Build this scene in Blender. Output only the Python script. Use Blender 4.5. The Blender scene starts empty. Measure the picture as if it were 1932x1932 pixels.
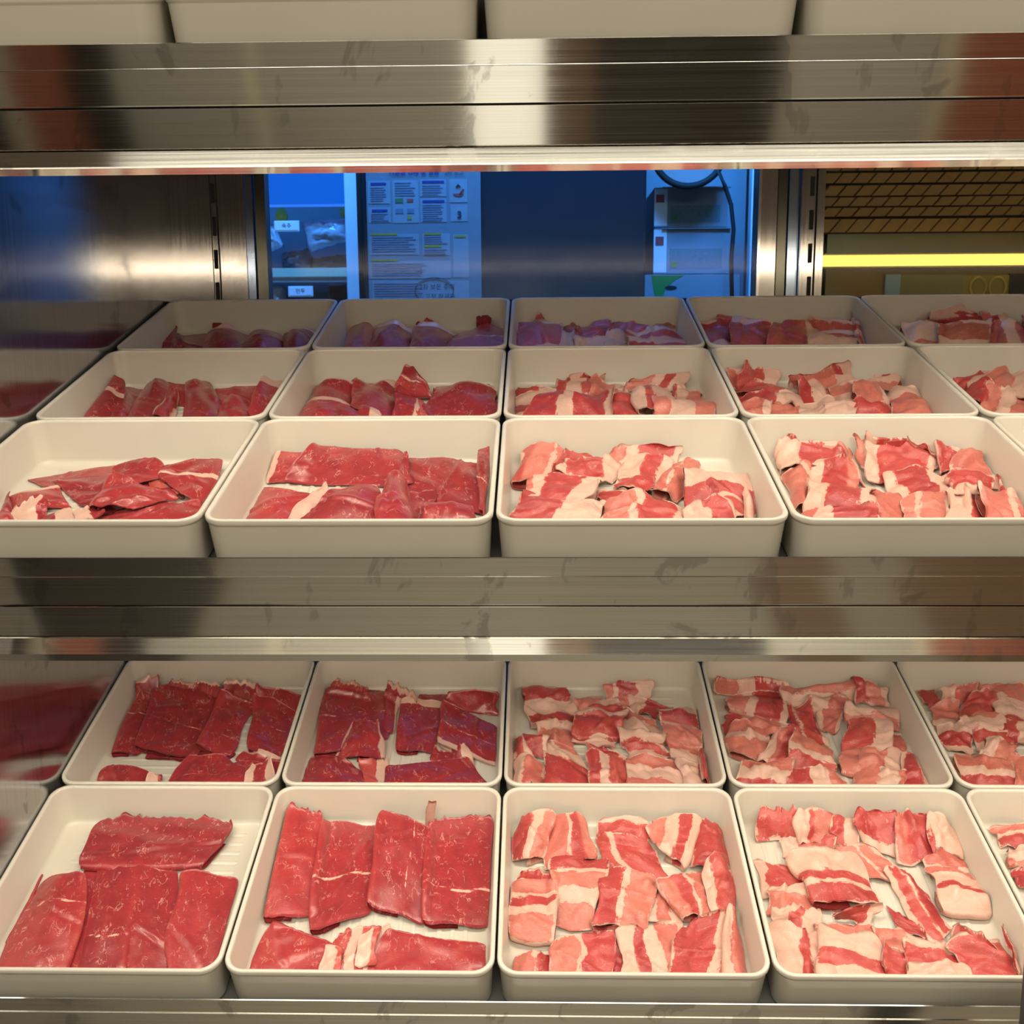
import bpy, bmesh, math, random
import numpy as np
from mathutils import Vector, Matrix
SC = bpy.context.scene
COL = SC.collection
HZ = 1.45                       # height of the camera above the floor (metres)
# ------------------------------------------------------------------ camera
PITCH, YAW, ROLL, CX = .1638, -.0234, .0061, .0377
def cam_basis():
    cy, sy = math.cos(YAW), math.sin(YAW)
    f = np.array([sy*math.cos(PITCH), cy*math.cos(PITCH), -math.sin(PITCH)])
    r0 = np.array([cy, -sy, 0.]); d0 = np.cross(f, r0)
    r = r0*math.cos(ROLL) + d0*math.sin(ROLL)
    return r, np.cross(f, r), f
_r, _d, _f = cam_basis()
cam = bpy.data.objects.new('camera', bpy.data.cameras.new('camera'))
COL.objects.link(cam)
cam.matrix_world = Matrix(((_r[0], -_d[0], -_f[0], CX), (_r[1], -_d[1], -_f[1], 0),
                           (_r[2], -_d[2], -_f[2], HZ), (0, 0, 0, 1)))
cam.data.sensor_width = 36; cam.data.lens = 36*1932/1932
cam.data.clip_start = .02
cam.data.dof.use_dof = True; cam.data.dof.focus_distance = 1.02; cam.data.dof.aperture_fstop = 18
SC.camera = cam
# ------------------------------------------------------------------ world, exposure
SC.view_settings.view_transform = 'Standard'; SC.view_settings.look = 'None'
SC.view_settings.gamma = 1; SC.view_settings.use_curve_mapping = False
SC.view_settings.exposure = 0.0
w = bpy.data.worlds.new('World'); SC.world = w; w.use_nodes = True
w.node_tree.nodes['Background'].inputs[0].default_value = (.9, .78, .62, 1)
w.node_tree.nodes['Background'].inputs[1].default_value = .12
def area(name, loc, rot, sx, sy, power, col, spread=None):
    l = bpy.data.lights.new(name, 'AREA'); l.shape = 'RECTANGLE'; l.size = sx; l.size_y = sy
    l.energy = power; l.color = col
    if spread: l.spread = spread
    o = bpy.data.objects.new(name, l); COL.objects.link(o); o.location = loc; o.rotation_euler = rot
    return o
WARM = (1., .87, .70)
# dining-room ceiling light behind the photographer
area('room_light', (0.2, -1.0, 2.62), (0, 0, 0), 2.4, 1.2, 62, (1., .94, .77))
area('room_light', (0., -1.85, 2.68), (0, 0, 0), 4.0, .3, 22, (1., .94, .78))  # second lamp added to brighten the wall mirrored in the lips
# blue ceiling light of the kitchen behind the case
area('kitchen_light', (0.0, 1.95, 2.6), (math.radians(40), 0, 0), 1.2, .3, 40, (.08, .38, 1.), math.radians(125))
# ------------------------------------------------------------------ shelf frames
TILT = [.3028, .3028, .3277]; DD = [.9162, .9217, .9165]; ZZ = [.2525, -.1946, -.6402]; OX = [-.0079, 0, -.0025]
ROWL = [.2562, .2562, .2598]
def shelf_matrix(k):
    t = TILT[k]
    return Matrix(((1, 0, 0, OX[k]), (0, math.cos(t), -math.sin(t), DD[k]),
                   (0, math.sin(t), math.cos(t), ZZ[k]+HZ), (0, 0, 0, 1)))
# ------------------------------------------------------------------ helpers
def tag(o, label=None, cat=None, group=None, kind=None):
    if label: o['label'] = label
    if cat: o['category'] = cat
    if group: o['group'] = group
    if kind: o['kind'] = kind
    return o
def empty(name, mat=None, loc=None):
    o = bpy.data.objects.new(name, None); COL.objects.link(o); o.empty_display_size = .05
    if mat is not None: o.matrix_world = mat
    if loc is not None: o.location = loc
    return o
def obj(name, bm, m, parent=None, smooth=False, mat=None):
    if isinstance(bm, bpy.types.Mesh): me = bm
    else:
        me = bpy.data.meshes.new(name); bmesh.ops.recalc_face_normals(bm, faces=bm.faces); bm.to_mesh(me); bm.free()
    if m is not None and not me.materials: me.materials.append(m)
    if smooth:
        for p in me.polygons: p.use_smooth = True
    o = bpy.data.objects.new(name, me); COL.objects.link(o)
    if parent: o.parent = parent
    if mat is not None: o.matrix_local = mat
    return o
def box(bm, x0, x1, y0, y1, z0, z1, bev=0):
    r = bmesh.ops.create_cube(bm, size=1)
    vs = r['verts']
    for v in vs:
        v.co = Vector(((x0+x1)/2+v.co.x*(x1-x0), (y0+y1)/2+v.co.y*(y1-y0), (z0+z1)/2+v.co.z*(z1-z0)))
    if bev:
        es = list({e for v in vs for e in v.link_edges})
        bmesh.ops.bevel(bm, geom=es, offset=bev, segments=2, affect='EDGES', profile=.6)
    return bm
def uvp(bm, a, b):
    uv = bm.loops.layers.uv.new('UVMap')
    for f in bm.faces:
        for lo in f.loops: lo[uv].uv = (lo.vert.co[a], lo.vert.co[b])
    return bm
def bx(*a, **k): return box(bmesh.new(), *a, **k)
def extrude_profile(pts, x0, x1, closed=True):
    """profile of (y,z) points extruded along x"""
    bm = bmesh.new(); n = len(pts)
    a = [bm.verts.new((x0, p[0], p[1])) for p in pts]; b = [bm.verts.new((x1, p[0], p[1])) for p in pts]
    for i in range(n if closed else n-1):
        j = (i+1) % n; bm.faces.new((a[i], a[j], b[j], b[i]))
    if closed: bm.faces.new(a); bm.faces.new(b)
    uv = bm.loops.layers.uv.new('UVMap')
    cum = [0]
    for i in range(n): cum.append(cum[-1]+math.dist(pts[i], pts[(i+1) % n]))
    bm.verts.index_update()
    for f in bm.faces:
        if len(f.verts) != 4: continue
        ii = sorted({v.index % n for v in f.verts}); wrap = ii == [0, n-1]
        for lo in f.loops:
            i = lo.vert.index % n; lo[uv].uv = (cum[n] if (wrap and i == 0) else cum[i], lo.vert.co.x)
    return bm
def tube(pts, r, seg=10, closed=False):
    bm = bmesh.new(); rings = []; n = len(pts)
    P = [Vector(p) for p in pts]
    for i in range(n):
        t = (P[(i+1) % n] - P[i-1]) if closed else (P[min(i+1, n-1)] - P[max(i-1, 0)])
        t.normalize(); up = Vector((0, 0, 1)) if abs(t.z) < .9 else Vector((0, 1, 0))
        u = t.cross(up).normalized(); v = t.cross(u)
        rings.append([bm.verts.new(P[i]+r*(math.cos(a)*u+math.sin(a)*v)) for a in [2*math.pi*k/seg for k in range(seg)]])
    for i in range(n if closed else n-1):
        A, B = rings[i], rings[(i+1) % n]
        for k in range(seg): bm.faces.new((A[k], A[(k+1) % seg], B[(k+1) % seg], B[k]))
    if not closed: bm.faces.new(rings[0]); bm.faces.new(rings[-1])
    return bm
# ------------------------------------------------------------------ materials
def nmat(name):
    m = bpy.data.materials.new(name); m.use_nodes = True
    nt = m.node_tree; return m, nt, nt.nodes['Principled BSDF']
def N(nt, typ, **kw):
    n = nt.nodes.new(typ)
    for k, v in kw.items():
        if k.startswith('i_'):
            key = k[2:]; key = int(key) if key.isdigit() else key
            n.inputs[key].default_value = v
        else: setattr(n, k, v)
    return n
def L(nt, a, b): nt.links.new(a, b)
def math_n(nt, op, a, b=None, c=None, clamp=False):
    n = nt.nodes.new('ShaderNodeMath'); n.operation = op; n.use_clamp = clamp
    for i, v in enumerate((a, b, c)):
        if v is None: continue
        if isinstance(v, (int, float)): n.inputs[i].default_value = v
        else: nt.links.new(v, n.inputs[i])
    return n.outputs[0]
def mixc(nt, f, a, b, blend='MIX'):
    n = nt.nodes.new('ShaderNodeMix'); n.data_type = 'RGBA'; n.blend_type = blend
    for s, v in ((n.inputs[0], f), (n.inputs[6], a), (n.inputs[7], b)):
        if isinstance(v, (int, float)): s.default_value = v
        elif isinstance(v, tuple): s.default_value = v if len(v) == 4 else (*v, 1)
        else: nt.links.new(v, s)
    return n.outputs[2]
def noise(nt, vec, scale, detail=3, rough=.5, dist=0):
    n = N(nt, 'ShaderNodeTexNoise', i_Scale=scale, i_Detail=detail, i_Roughness=rough, i_Distortion=dist)
    if vec is not None: L(nt, vec, n.inputs['Vector'])
    return n.outputs[0]
def mapr(nt, v, a, b, c=0., d=1.):
    n = N(nt, 'ShaderNodeMapRange'); n.clamp = True
    L(nt, v, n.inputs[0]); n.inputs[1].default_value = a; n.inputs[2].default_value = b
    n.inputs[3].default_value = c; n.inputs[4].default_value = d
    return n.outputs[0]
def bump(nt, p, h, strength, dist=.001):
    n = N(nt, 'ShaderNodeBump', i_Strength=strength, i_Distance=dist)
    L(nt, h, n.inputs['Height']); L(nt, n.outputs[0], p.inputs['Normal'])
def plain(name, col, rough=.5, metal=0., spec=.5, var=.06, vs=30., bumpy=0.):
    m, nt, p = nmat(name)
    tc = N(nt, 'ShaderNodeTexCoord'); nz = noise(nt, tc.outputs['Object'], vs, 4)
    dark = tuple(c*(1-var) for c in col); lite = tuple(min(1, c*(1+var)) for c in col)
    L(nt, mixc(nt, nz, dark, lite), p.inputs['Base Color'])
    p.inputs['Roughness'].default_value = rough; p.inputs['Metallic'].default_value = metal
    p.inputs['Specular IOR Level'].default_value = spec
    if bumpy: bump(nt, p, nz, bumpy)
    return m
def emis(name, col, s):
    m, nt, p = nmat(name); p.inputs['Base Color'].default_value = (0, 0, 0, 1)
    p.inputs['Emission Color'].default_value = (*col, 1); p.inputs['Emission Strength'].default_value = s
    return m
def steel(name, axis='x', rough=.2, col=(.62, .60, .56), smudge=.5, aniso=0., bmp=.10):
    """brushed stainless steel, brushed along axis, with greasy smudges"""
    m, nt, p = nmat(name)
    tc = N(nt, 'ShaderNodeTexCoord')
    mp = N(nt, 'ShaderNodeMapping'); L(nt, tc.outputs['Object'], mp.inputs[0])
    mp.inputs['Scale'].default_value = {'x': (3, 700, 700), 'z': (700, 700, 4), 'y': (700, 3, 700)}[axis]
    br = noise(nt, mp.outputs[0], 1., 3, .6)
    sm = noise(nt, tc.outputs['Object'], 9., 5, .62, .6)
    mp2 = N(nt, 'ShaderNodeMapping'); L(nt, tc.outputs['Object'], mp2.inputs[0])
    mp2.inputs['Scale'].default_value = (22, 22, 9)
    sm2 = noise(nt, mp2.outputs[0], 1., 4, .6, .3)
    s = math_n(nt, 'MAXIMUM', mapr(nt, sm, .60, .63), math_n(nt, 'MULTIPLY', mapr(nt, sm2, .62, .645), .7))
    s = math_n(nt, 'MULTIPLY', s, smudge)
    c = mixc(nt, mapr(nt, br, .3, .7), tuple(v*.90 for v in col), tuple(min(1, v*1.08) for v in col))
    c = mixc(nt, s, c, tuple(v*.54 for v in col))
    L(nt, c, p.inputs['Base Color']); p.inputs['Metallic'].default_value = 1
    r = math_n(nt, 'ADD', math_n(nt, 'MULTIPLY', br, .10), rough-.05)
    r = math_n(nt, 'ADD', r, math_n(nt, 'MULTIPLY', s, .05))
    L(nt, r, p.inputs['Roughness'])
    if aniso:
        p.inputs['Anisotropic'].default_value = aniso
        tg = N(nt, 'ShaderNodeTangent', direction_type='UV_MAP', uv_map='UVMap'); L(nt, tg.outputs[0], p.inputs['Tangent'])
    bump(nt, p, br, bmp, .0004)
    return m
M = {}
M['steel_x'] = steel('brushed_steel_horizontal', 'x', .20, (.60, .575, .53), .55)
M['steel_lip'] = steel('brushed_steel_lip', 'x', .11, (.62, .60, .555), .6, .9, .02)
M['steel_wall'] = steel('brushed_steel_vertical', 'z', .14, (.46, .465, .49), .6, .85, .04)
M['steel_plain'] = steel('steel_plain', 'z', .12, (.42, .395, .365), .25, 0, .03)
M['steel_dark'] = plain('dark_grey_steel', (.09, .085, .08), .45, .6)
M['deck'] = plain('shelf_deck_steel', (.14, .135, .13), .5, .4)
M['gap'] = plain('black_gasket_gap', (.008, .008, .008), .7)  # gaskets; its black also stands in for shade in slots, gaps and holes
M['chrome'] = plain('polished_edge', (.72, .71, .68), .12, 1.)
# tray: cream melamine
m, nt, p = nmat('cream_melamine'); M['tray'] = m
tc = N(nt, 'ShaderNodeTexCoord')
nz = noise(nt, tc.outputs['Object'], 14, 3)
c = mixc(nt, nz, (.63, .58, .49), (.67, .625, .535))
sp = noise(nt, tc.outputs['Object'], 95, 2); c = mixc(nt, mapr(nt, sp, .80, .83), c, (.30, .20, .13))
L(nt, c, p.inputs['Base Color']); p.inputs['Roughness'].default_value = .30
p.inputs['Coat Weight'].default_value = .25; p.inputs['Coat Roughness'].default_value = .12
L(nt, mapr(nt, noise(nt, tc.outputs['Object'], 120, 2), 0, 1, .26, .38), p.inputs['Roughness'])
def meat_mat(name, dark, red, pink, veins):
    m, nt, p = nmat(name)
    at = N(nt, 'ShaderNodeAttribute', attribute_name='meat'); sep = N(nt, 'ShaderNodeSeparateColor'); L(nt, at.outputs['Color'], sep.inputs[0])
    uv = N(nt, 'ShaderNodeUVMap', uv_map='UVMap'); U = uv.outputs[0]      # uv in cm, random offset per slice
    d = math_n(nt, 'MULTIPLY', math_n(nt, 'SUBTRACT', sep.outputs[0], .5), 16.)   # mm inside fat
    def stretch(sa, sb, det, dist):
        o = []
        for sc in ((sa, sb, 1), (sb, sa, 1)):
            mp_ = N(nt, 'ShaderNodeMapping'); L(nt, U, mp_.inputs[0]); mp_.inputs['Scale'].default_value = sc
            o.append(noise(nt, mp_.outputs[0], 1., det, .6, dist))
        mxx = N(nt, 'ShaderNodeMix'); L(nt, sep.outputs[2], mxx.inputs[0]); L(nt, o[1], mxx.inputs[2]); L(nt, o[0], mxx.inputs[3]); return mxx.outputs[0]
    st = stretch(2.6, .45, 5, .5)
    wob = math_n(nt, 'SUBTRACT', noise(nt, U, .55, 5, .62, .4), .5)
    d = math_n(nt, 'ADD', d, math_n(nt, 'MULTIPLY', wob, 9. if not veins else 6.))
    d = math_n(nt, 'ADD', d, math_n(nt, 'MULTIPLY', math_n(nt, 'SUBTRACT', noise(nt, U, 1.9, 4, .65, .5), .59), 5. if not veins else 2.))
    d = math_n(nt, 'ADD', d, math_n(nt, 'MULTIPLY', math_n(nt, 'SUBTRACT', st, .5), 8.5 if not veins else 3.))
    fat = mapr(nt, d, -.35, .45)
    tone = math_n(nt, 'ADD', sep.outputs[1], math_n(nt, 'MULTIPLY', math_n(nt, 'SUBTRACT', noise(nt, U, .55, 3, .5, .4), .5), .75), clamp=True)
    lean = mixc(nt, mapr(nt, tone, 0., .5), dark, red); lean = mixc(nt, mapr(nt, tone, .5, 1.), lean, pink)
    mp = N(nt, 'ShaderNodeMapping'); L(nt, U, mp.inputs[0]); mp.inputs['Rotation'].default_value = (0, 0, .5); mp.inputs['Scale'].default_value = (2.2, 11, 1)
    fib = noise(nt, mp.outputs[0], 1., 4, .6, .5)
    lean = mixc(nt, 1., lean, mixc(nt, mapr(nt, fib, .3, .75), (.84, .80, .80), (1.12, 1.15, 1.15)), 'MULTIPLY')
    # thin branching veins of fat
    if veins:
        mp3 = N(nt, 'ShaderNodeMapping'); L(nt, U, mp3.inputs[0]); mp3.inputs['Scale'].default_value = (1.05, .60, 1)
        n1 = noise(nt, mp3.outputs[0], .95, 3, .55, .7)
        rid = math_n(nt, 'ABSOLUTE', math_n(nt, 'SUBTRACT', n1, .5))
        msk = mapr(nt, noise(nt, U, .6, 3, .6), .49, .56)
        v1 = math_n(nt, 'MULTIPLY', mapr(nt, rid, .005, .019, 1., 0.), msk)
        n2 = noise(nt, mp3.outputs[0], 2.6, 2, .5, 1.3)
        rid2 = math_n(nt, 'ABSOLUTE', math_n(nt, 'SUBTRACT', n2, .56))
        msk2 = mapr(nt, noise(nt, U, 1.3, 3, .6), .62, .69)
        v2 = math_n(nt, 'MULTIPLY', mapr(nt, rid2, .006, .030, 1., 0.), msk2)
        vn = math_n(nt, 'MULTIPLY', math_n(nt, 'MAXIMUM', v1, math_n(nt, 'MULTIPLY', v2, .7)), .6)
    else:
        n1 = noise(nt, U, 1.0, 3, .55, .9)
        rid = math_n(nt, 'ABSOLUTE', math_n(nt, 'SUBTRACT', n1, .5))
        vn = math_n(nt, 'MULTIPLY', math_n(nt, 'MULTIPLY', mapr(nt, rid, .004, .022, 1., 0.), mapr(nt, noise(nt, U, .9, 2, .5), .54, .62)), .6)
    lean = mixc(nt, vn, lean, (.70, .34, .29))
    fcol = mixc(nt, noise(nt, U, 1.6, 4, .6), (.64, .37, .28), (.76, .52, .42))
    cr = noise(nt, U, 3.2, 4, .65, .8); rc = math_n(nt, 'ABSOLUTE', math_n(nt, 'SUBTRACT', cr, .5))
    fcol = mixc(nt, mapr(nt, rc, .004, .018, .45, 0.), fcol, (.72, .30, .22))
    L(nt, mixc(nt, fat, lean, fcol), p.inputs['Base Color'])
    L(nt, mapr(nt, fat, 0, 1, .29, .42), p.inputs['Roughness'])
    p.inputs['Specular IOR Level'].default_value = .45
    p.inputs['Subsurface Weight'].default_value = .03 if not veins else .0
    p.inputs['Subsurface Radius'].default_value = (.006, .0022, .0015); p.inputs['Subsurface Scale'].default_value = 1.
    p.inputs['Coat Weight'].default_value = .45 if veins else .2; p.inputs['Coat Roughness'].default_value = .22
    h = math_n(nt, 'ADD', math_n(nt, 'MULTIPLY', fib, .5), math_n(nt, 'MULTIPLY', noise(nt, U, 3.5, 4, .6), .8))
    h = math_n(nt, 'ADD', h, math_n(nt, 'MULTIPLY', fat, .25))
    bump(nt, p, h, .22 if veins else .5, .0016)
    return m
M['beef'] = meat_mat('raw_beef', (.25, .028, .034), (.42, .042, .046), (.56, .10, .078), True)
M['belly'] = meat_mat('raw_belly', (.34, .032, .036), (.52, .068, .062), (.64, .205, .155), False)
LED_EMIT = 4.
LED_POWER = [5.0, 4.7, 1.]
LED_TURN = math.radians(-28)
# ------------------------------------------------------------------ room around the case (setting)
M['floor'] = plain('floor_tile', (.27, .24, .19), .35, 0, .5, .15, 3)
M['ceil'] = plain('ceiling_paint', (.55, .50, .42), .8)
M['cream'] = plain('cream_paint', (.80, .72, .55), .6)
M['wood'] = plain('brown_wood', (.16, .095, .055), .5, 0, .5, .3, 5)
M['darkwood'] = plain('dark_wood', (.035, .026, .02), .5, 0, .5, .3, 5)
M['terra'] = plain('terracotta_paint', (.42, .13, .075), .6)
M['grey'] = plain('grey_paint', (.50, .465, .40), .6)
M['navy'] = plain('kitchen_wall_paint', (.30, .33, .36), .6)
tag(obj('floor', bx(-4, 4.5, -2.3, 5.2, -.1, 0), M['floor']), kind='structure')
tag(obj('ceiling', bx(-4, 4.5, -2.3, 5.2, 2.75, 2.85), M['ceil']), kind='structure')
FL = COL.objects['floor']
for x0_, x1_, mm in ((-4, -.80, 'darkwood'), (.62, .80, 'wood'), (1.0, 1.7, 'wood')): obj('reflected_floor_strip', bx(x0_, x1_, -2.2, .6, 0, .006), M[mm], FL)  # unseen strips added to tone the floor mirrored in the lips
wf = tag(obj('wall_front', bx(-4, 4.5, -2.3, -2.2, 0, 2.75), M['grey']), kind='structure')
M['lit'] = emis('glow_cream_column', (1., .92, .74), 1.5)  # added glow stands in for the bright column mirrored in the lips
segs = [(-3.9, -2.03, 'darkwood'), (-2.02, -1.94, 'cream'), (-1.935, -1.73, 'terra'), (-1.72, -1.55, 'darkwood'), (-1.54, -1.06, 'grey'), (-1.05, -.99, 'cream'),
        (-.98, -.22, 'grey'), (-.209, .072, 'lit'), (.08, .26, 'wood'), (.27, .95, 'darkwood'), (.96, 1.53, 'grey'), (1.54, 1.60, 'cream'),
        (1.61, 2.2, 'terra'), (2.22, 4.2, 'terra')]
for a, b, mm in segs: obj('wall_panel', bx(a, b, -2.2, -2.12, 0.02, 2.6), M[mm], wf)  # unseen panels set out to make the bands mirrored in the lips
tag(obj('wall_back', bx(-4, 4.5, 5.2, 5.3, 0, 2.75), M['navy']), kind='structure')
tag(obj('wall_left', bx(-4.1, -4, -2.3, 5.2, 0, 2.75), M['grey']), kind='structure')
tag(obj('wall_right', bx(4.5, 4.6, -2.3, 5.2, 0, 2.75), M['wood']), kind='structure')
# partition between the blue kitchen and the golden room on the right
tag(obj('trim_1', bx(.585, .605, 2.06, 2.30, 0, 2.75), M['navy']), kind='structure')
# ------------------------------------------------------------------ the refrigerated case
case = tag(empty('display_case', loc=(0, 0, 0)), 'brushed steel refrigerated display case with open front holding the shelves of trays', 'display case')
YB = 1.66
obj('side_panel', uvp(bx(-.5625, -.5422, .80, 1.72, .35, 1.62), 1, 2), M['steel_wall'], case)
obj('side_panel', uvp(bx(-.5625, -.5475, .80, 1.72, 1.62, 2.35), 1, 2), M['steel_wall'], case)
obj('side_panel', uvp(bx(1.30, 1.315, .80, 1.72, .35, 2.35), 1, 2), M['steel_wall'], case)  # unseen right end, added to close off the reflections
obj('back_panel', bx(-.5475, -.4745, YB, YB+.012, .35, 2.35), M['steel_plain'], case)['label'] = 'narrow steel panel in the left back corner'
obj('back_panel', bx(-.4635, -.421, YB, YB+.012, .35, 2.35), M['steel_plain'], case)
obj('canopy', bx(-.56, 1.315, .84, 1.75, 2.35, 2.42), M['steel_x'], case)
obj('base', bx(-.56, 1.315, .88, 1.72, 0.05, .35), M['steel_x'], case)
def slotted(x0, x1, z_first):
    w = x1-x0
    r = obj('slotted_rail', bx(x0, x1, YB-.002, YB+.010, .35, 2.35), M['steel_plain'], case)
    obj('edge_groove', bx(x0-.0018, x0, YB-.0012, YB+.01, .35, 2.35), M['gap'], r)
    obj('edge_groove', bx(x1, x1+.0018, YB-.0012, YB+.01, .35, 2.35), M['gap'], r)
    sm = None
    for i in range(9):
        zc = z_first - (i-2)*.0505
        if sm is None:
            b = bmesh.new(); box(b, -.0033, .0033, -.0012, .004, -.0148, .0148, .0009); o = obj('slot', b, M['gap'], r); sm = o.data  # solid black block, shade of the slot put into its colour
        else: o = obj('slot', sm, None, r)
        o.location = ((x0+x1)/2, YB-.0022, zc)
slotted(-.4725, -.4640, .2345+HZ)
slotted(.4625, .4735, .2365+HZ)
obj('upright', bx(.386, .4125, YB-.01, YB+.03, .35, 2.35), M['steel_plain'], case)['label'] = 'steel upright between the glass doors'
obj('upright_edge', bx(.3835, .3875, YB-.013, YB+.03, .35, 2.35), M['chrome'], case)
obj('gasket', bx(.4125, .4165, YB, YB+.03, .35, 2.35), M['gap'], case)
obj('upright', bx(.4515, .4610, YB-.008, YB+.02, .35, 2.35), M['steel_plain'], case)
obj('upright', bx(.4750, .4865, YB-.008, YB+.02, .35, 2.35), M['steel_plain'], case)
M['doorframe'] = plain('olive_door_frame', (.12, .115, .09), .2, .9)
M['frame_blue'] = plain('bright_aluminium', (.30, .36, .46), .14, 1.)  # metal tinted blue in place of the blue light it mirrors
obj('door_frame', bx(.4170, .4330, YB+.012, YB+.04, .35, 2.35), M['doorframe'], case)
obj('door_frame', bx(.4345, .4500, YB+.006, YB+.04, .35, 2.35), M['frame_blue'], case)
obj('door_frame', bx(-.4205, -.4085, YB+.006, YB+.035, .35, 2.35), M['frame_blue'], case)
obj('door_frame', bx(-.4065, -.3900, YB+.012, YB+.04, .35, 2.35), M['doorframe'], case)
# thin clear glass: transparent sheet with a faint mirror coat
m, nt, p = nmat('clear_glass'); M['glass'] = m
nt.nodes.remove(p)
fr = N(nt, 'ShaderNodeFresnel', i_IOR=1.5); tr = N(nt, 'ShaderNodeBsdfTransparent'); gl = N(nt, 'ShaderNodeBsdfGlossy', i_Roughness=.10)
tr.inputs[0].default_value = (.93, .96, .97, 1)
mx = N(nt, 'ShaderNodeMixShader'); L(nt, math_n(nt, 'MULTIPLY', fr.outputs[0], .35), mx.inputs[0]); L(nt, tr.outputs[0], mx.inputs[1]); L(nt, gl.outputs[0], mx.inputs[2])
L(nt, mx.outputs[0], nt.nodes['Material Output'].inputs[0])
m2 = m.copy(); M['glass_blue'] = m2
for n_ in m2.node_tree.nodes:
    if n_.type == 'BSDF_TRANSPARENT': n_.inputs[0].default_value = (.62, .82, 1., 1)  # blue tint put into this pane to deepen the blue of the kitchen
def pane(x0, x1, y, mm='glass'):
    bm = bmesh.new(); vs = [bm.verts.new(v) for v in ((x0, y, .4), (x1, y, .4), (x1, y, 2.32), (x0, y, 2.32))]; bm.faces.new(vs)
    return obj('glass_pane', bm, M[mm], case)
pane(-.39, .384, YB+.02, 'glass_blue'); pane(.487, 1.30, YB+.03)
# ------------------------------------------------------------------ shelves
def lip_profile():
    return [(0, 0), (-.0006, .0006), (-.0015, 0), (-.0016, -.0194), (-.0020, -.0203), (-.0032, -.0486), (-.0034, -.0497), (0, -.0492)]
names = ['top', 'middle', 'lower']
X0S, X1S = -.5472, 1.298
for k in range(3):
    S = tag(empty('steel_shelf', shelf_matrix(k)), '%s brushed steel shelf sloping toward the front with a stepped front lip' % names[k], 'shelf')
    a, b = (X0S if k == 0 else -.5418)-OX[k], X1S-OX[k]
    obj('deck', bx(a, b, .001, .7695, -.022, -.0185), M['deck'], S)
    obj('front_lip', extrude_profile(lip_profile(), a, b), M['steel_lip'], S)
    obj('lip_rib', bx(a, b, -.0024, -.0012, -.0204, -.0196), M['steel_x'], S)
    obj('lower_rail', extrude_profile([(0, -.0516), (-.0026, -.0516), (-.0028, -.0519), (-.0032, -.0842), (-.001, -.0856), (.002, -.0856), (.002, -.0516)], a, b), M['steel_lip'], S)
    obj('nose_strip', extrude_profile([(.001, -.0856), (-.0045, -.0862), (-.0120, -.0980), (-.0125, -.0992), (-.0075, -.1058), (.0, -.1062)] if k == 0 else [(.001, -.0856), (-.0045, -.0862), (-.0118, -.0975), (-.0128, -.0990), (-.0128, -.1065), (.0, -.1075)], a, b), M['steel_lip'], S)
    obj('gap_blocker', bx(a, b, .7695, .7715, -.022, .034), M['steel_dark'], S)  # unseen plate added to block blue light between the trays
    obj('dark_gap_backing', bx(a, b, .0, .003, -.0520, -.0185), M['gap'], S)  # black strip painting the shade in the gap below the lip
    lamp = tag(empty('led_tube', shelf_matrix(k)), 'slim warm white tube lamp fixed under the front of the %s shelf' % names[k], 'lamp')
    obj('housing', bx(a+.01, b-.01, .018, .046, -.060, -.052), M['steel_plain'], lamp)
    for i in range(3):
        xa = a+.02+i*(b-a-.04)/3; xb = xa+(b-a-.04)/3-.01
        obj('tube', tube([(xa, .032, -.066), (xb, .032, -.066)], .006, 12), M.setdefault('led', emis('led_diffuser', (1., .84, .62), LED_EMIT)), lamp)
    l = area('led_light', (0, 0, 0), (0, 0, 0), b-a-.06, .02, LED_POWER[k], WARM)
    l.matrix_world = shelf_matrix(k) @ Matrix.Translation(((a+b)/2, .032, -.075)) @ Matrix.Rotation(LED_TURN, 4, 'X')
# ------------------------------------------------------------------ trays
def rr(hx, hy, r, seg=7):
    pts = []
    for cx, cy, a0 in ((hx-r, hy-r, 0), (-hx+r, hy-r, 90), (-hx+r, -hy+r, 180), (hx-r, -hy+r, 270)):
        for i in range(seg+1):
            a = math.radians(a0+90*i/seg); pts.append((cx+r*math.cos(a), cy+r*math.sin(a)))
    return pts
NB = -.0183                     # height of the shelf deck below the lip top
def tray_mesh(hx, hy):
    # (inset, height, corner radius) loops from the outer bottom over the rim to the inner floor
    Hh = .0560
    prof = [(.0068, .0005, .014), (.0052, .0014, .016), (.0044, .004, .017), (.0018, Hh-.0080, .019), (.0014, Hh-.0068, .0195), (.0004, Hh-.0056, .020), (0, Hh-.0040, .0205), (0, Hh-.0016, .0205),
            (.0006, Hh-.0004, .020), (.0018, Hh, .019), (.0034, Hh, .018), (.0046, Hh-.0008, .017), (.0052, Hh-.0030, .0165), (.0092, .0110, .0145), (.0108, .0068, .0135), (.0142, .0048, .012), (.0190, .0042, .010)]
    bm = bmesh.new(); rings = []
    for ins, z, r in prof:
        rings.append([bm.verts.new((x, y, z)) for x, y in rr(hx-ins, hy-ins, r)])
    n = len(rings[0])
    for A, B in zip(rings, rings[1:]):
        for i in range(n): bm.faces.new((A[i], A[(i+1) % n], B[(i+1) % n], B[i]))
    bm.faces.new(rings[-1]); bm.faces.new(list(reversed(rings[0])))
    me = bpy.data.meshes.new('tray_shell'); bmesh.ops.recalc_face_normals(bm, faces=bm.faces); bm.to_mesh(me); bm.free()
    for p in me.polygons: p.use_smooth = len(p.vertices) == 4
    me.materials.append(M['tray']); return me
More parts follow.
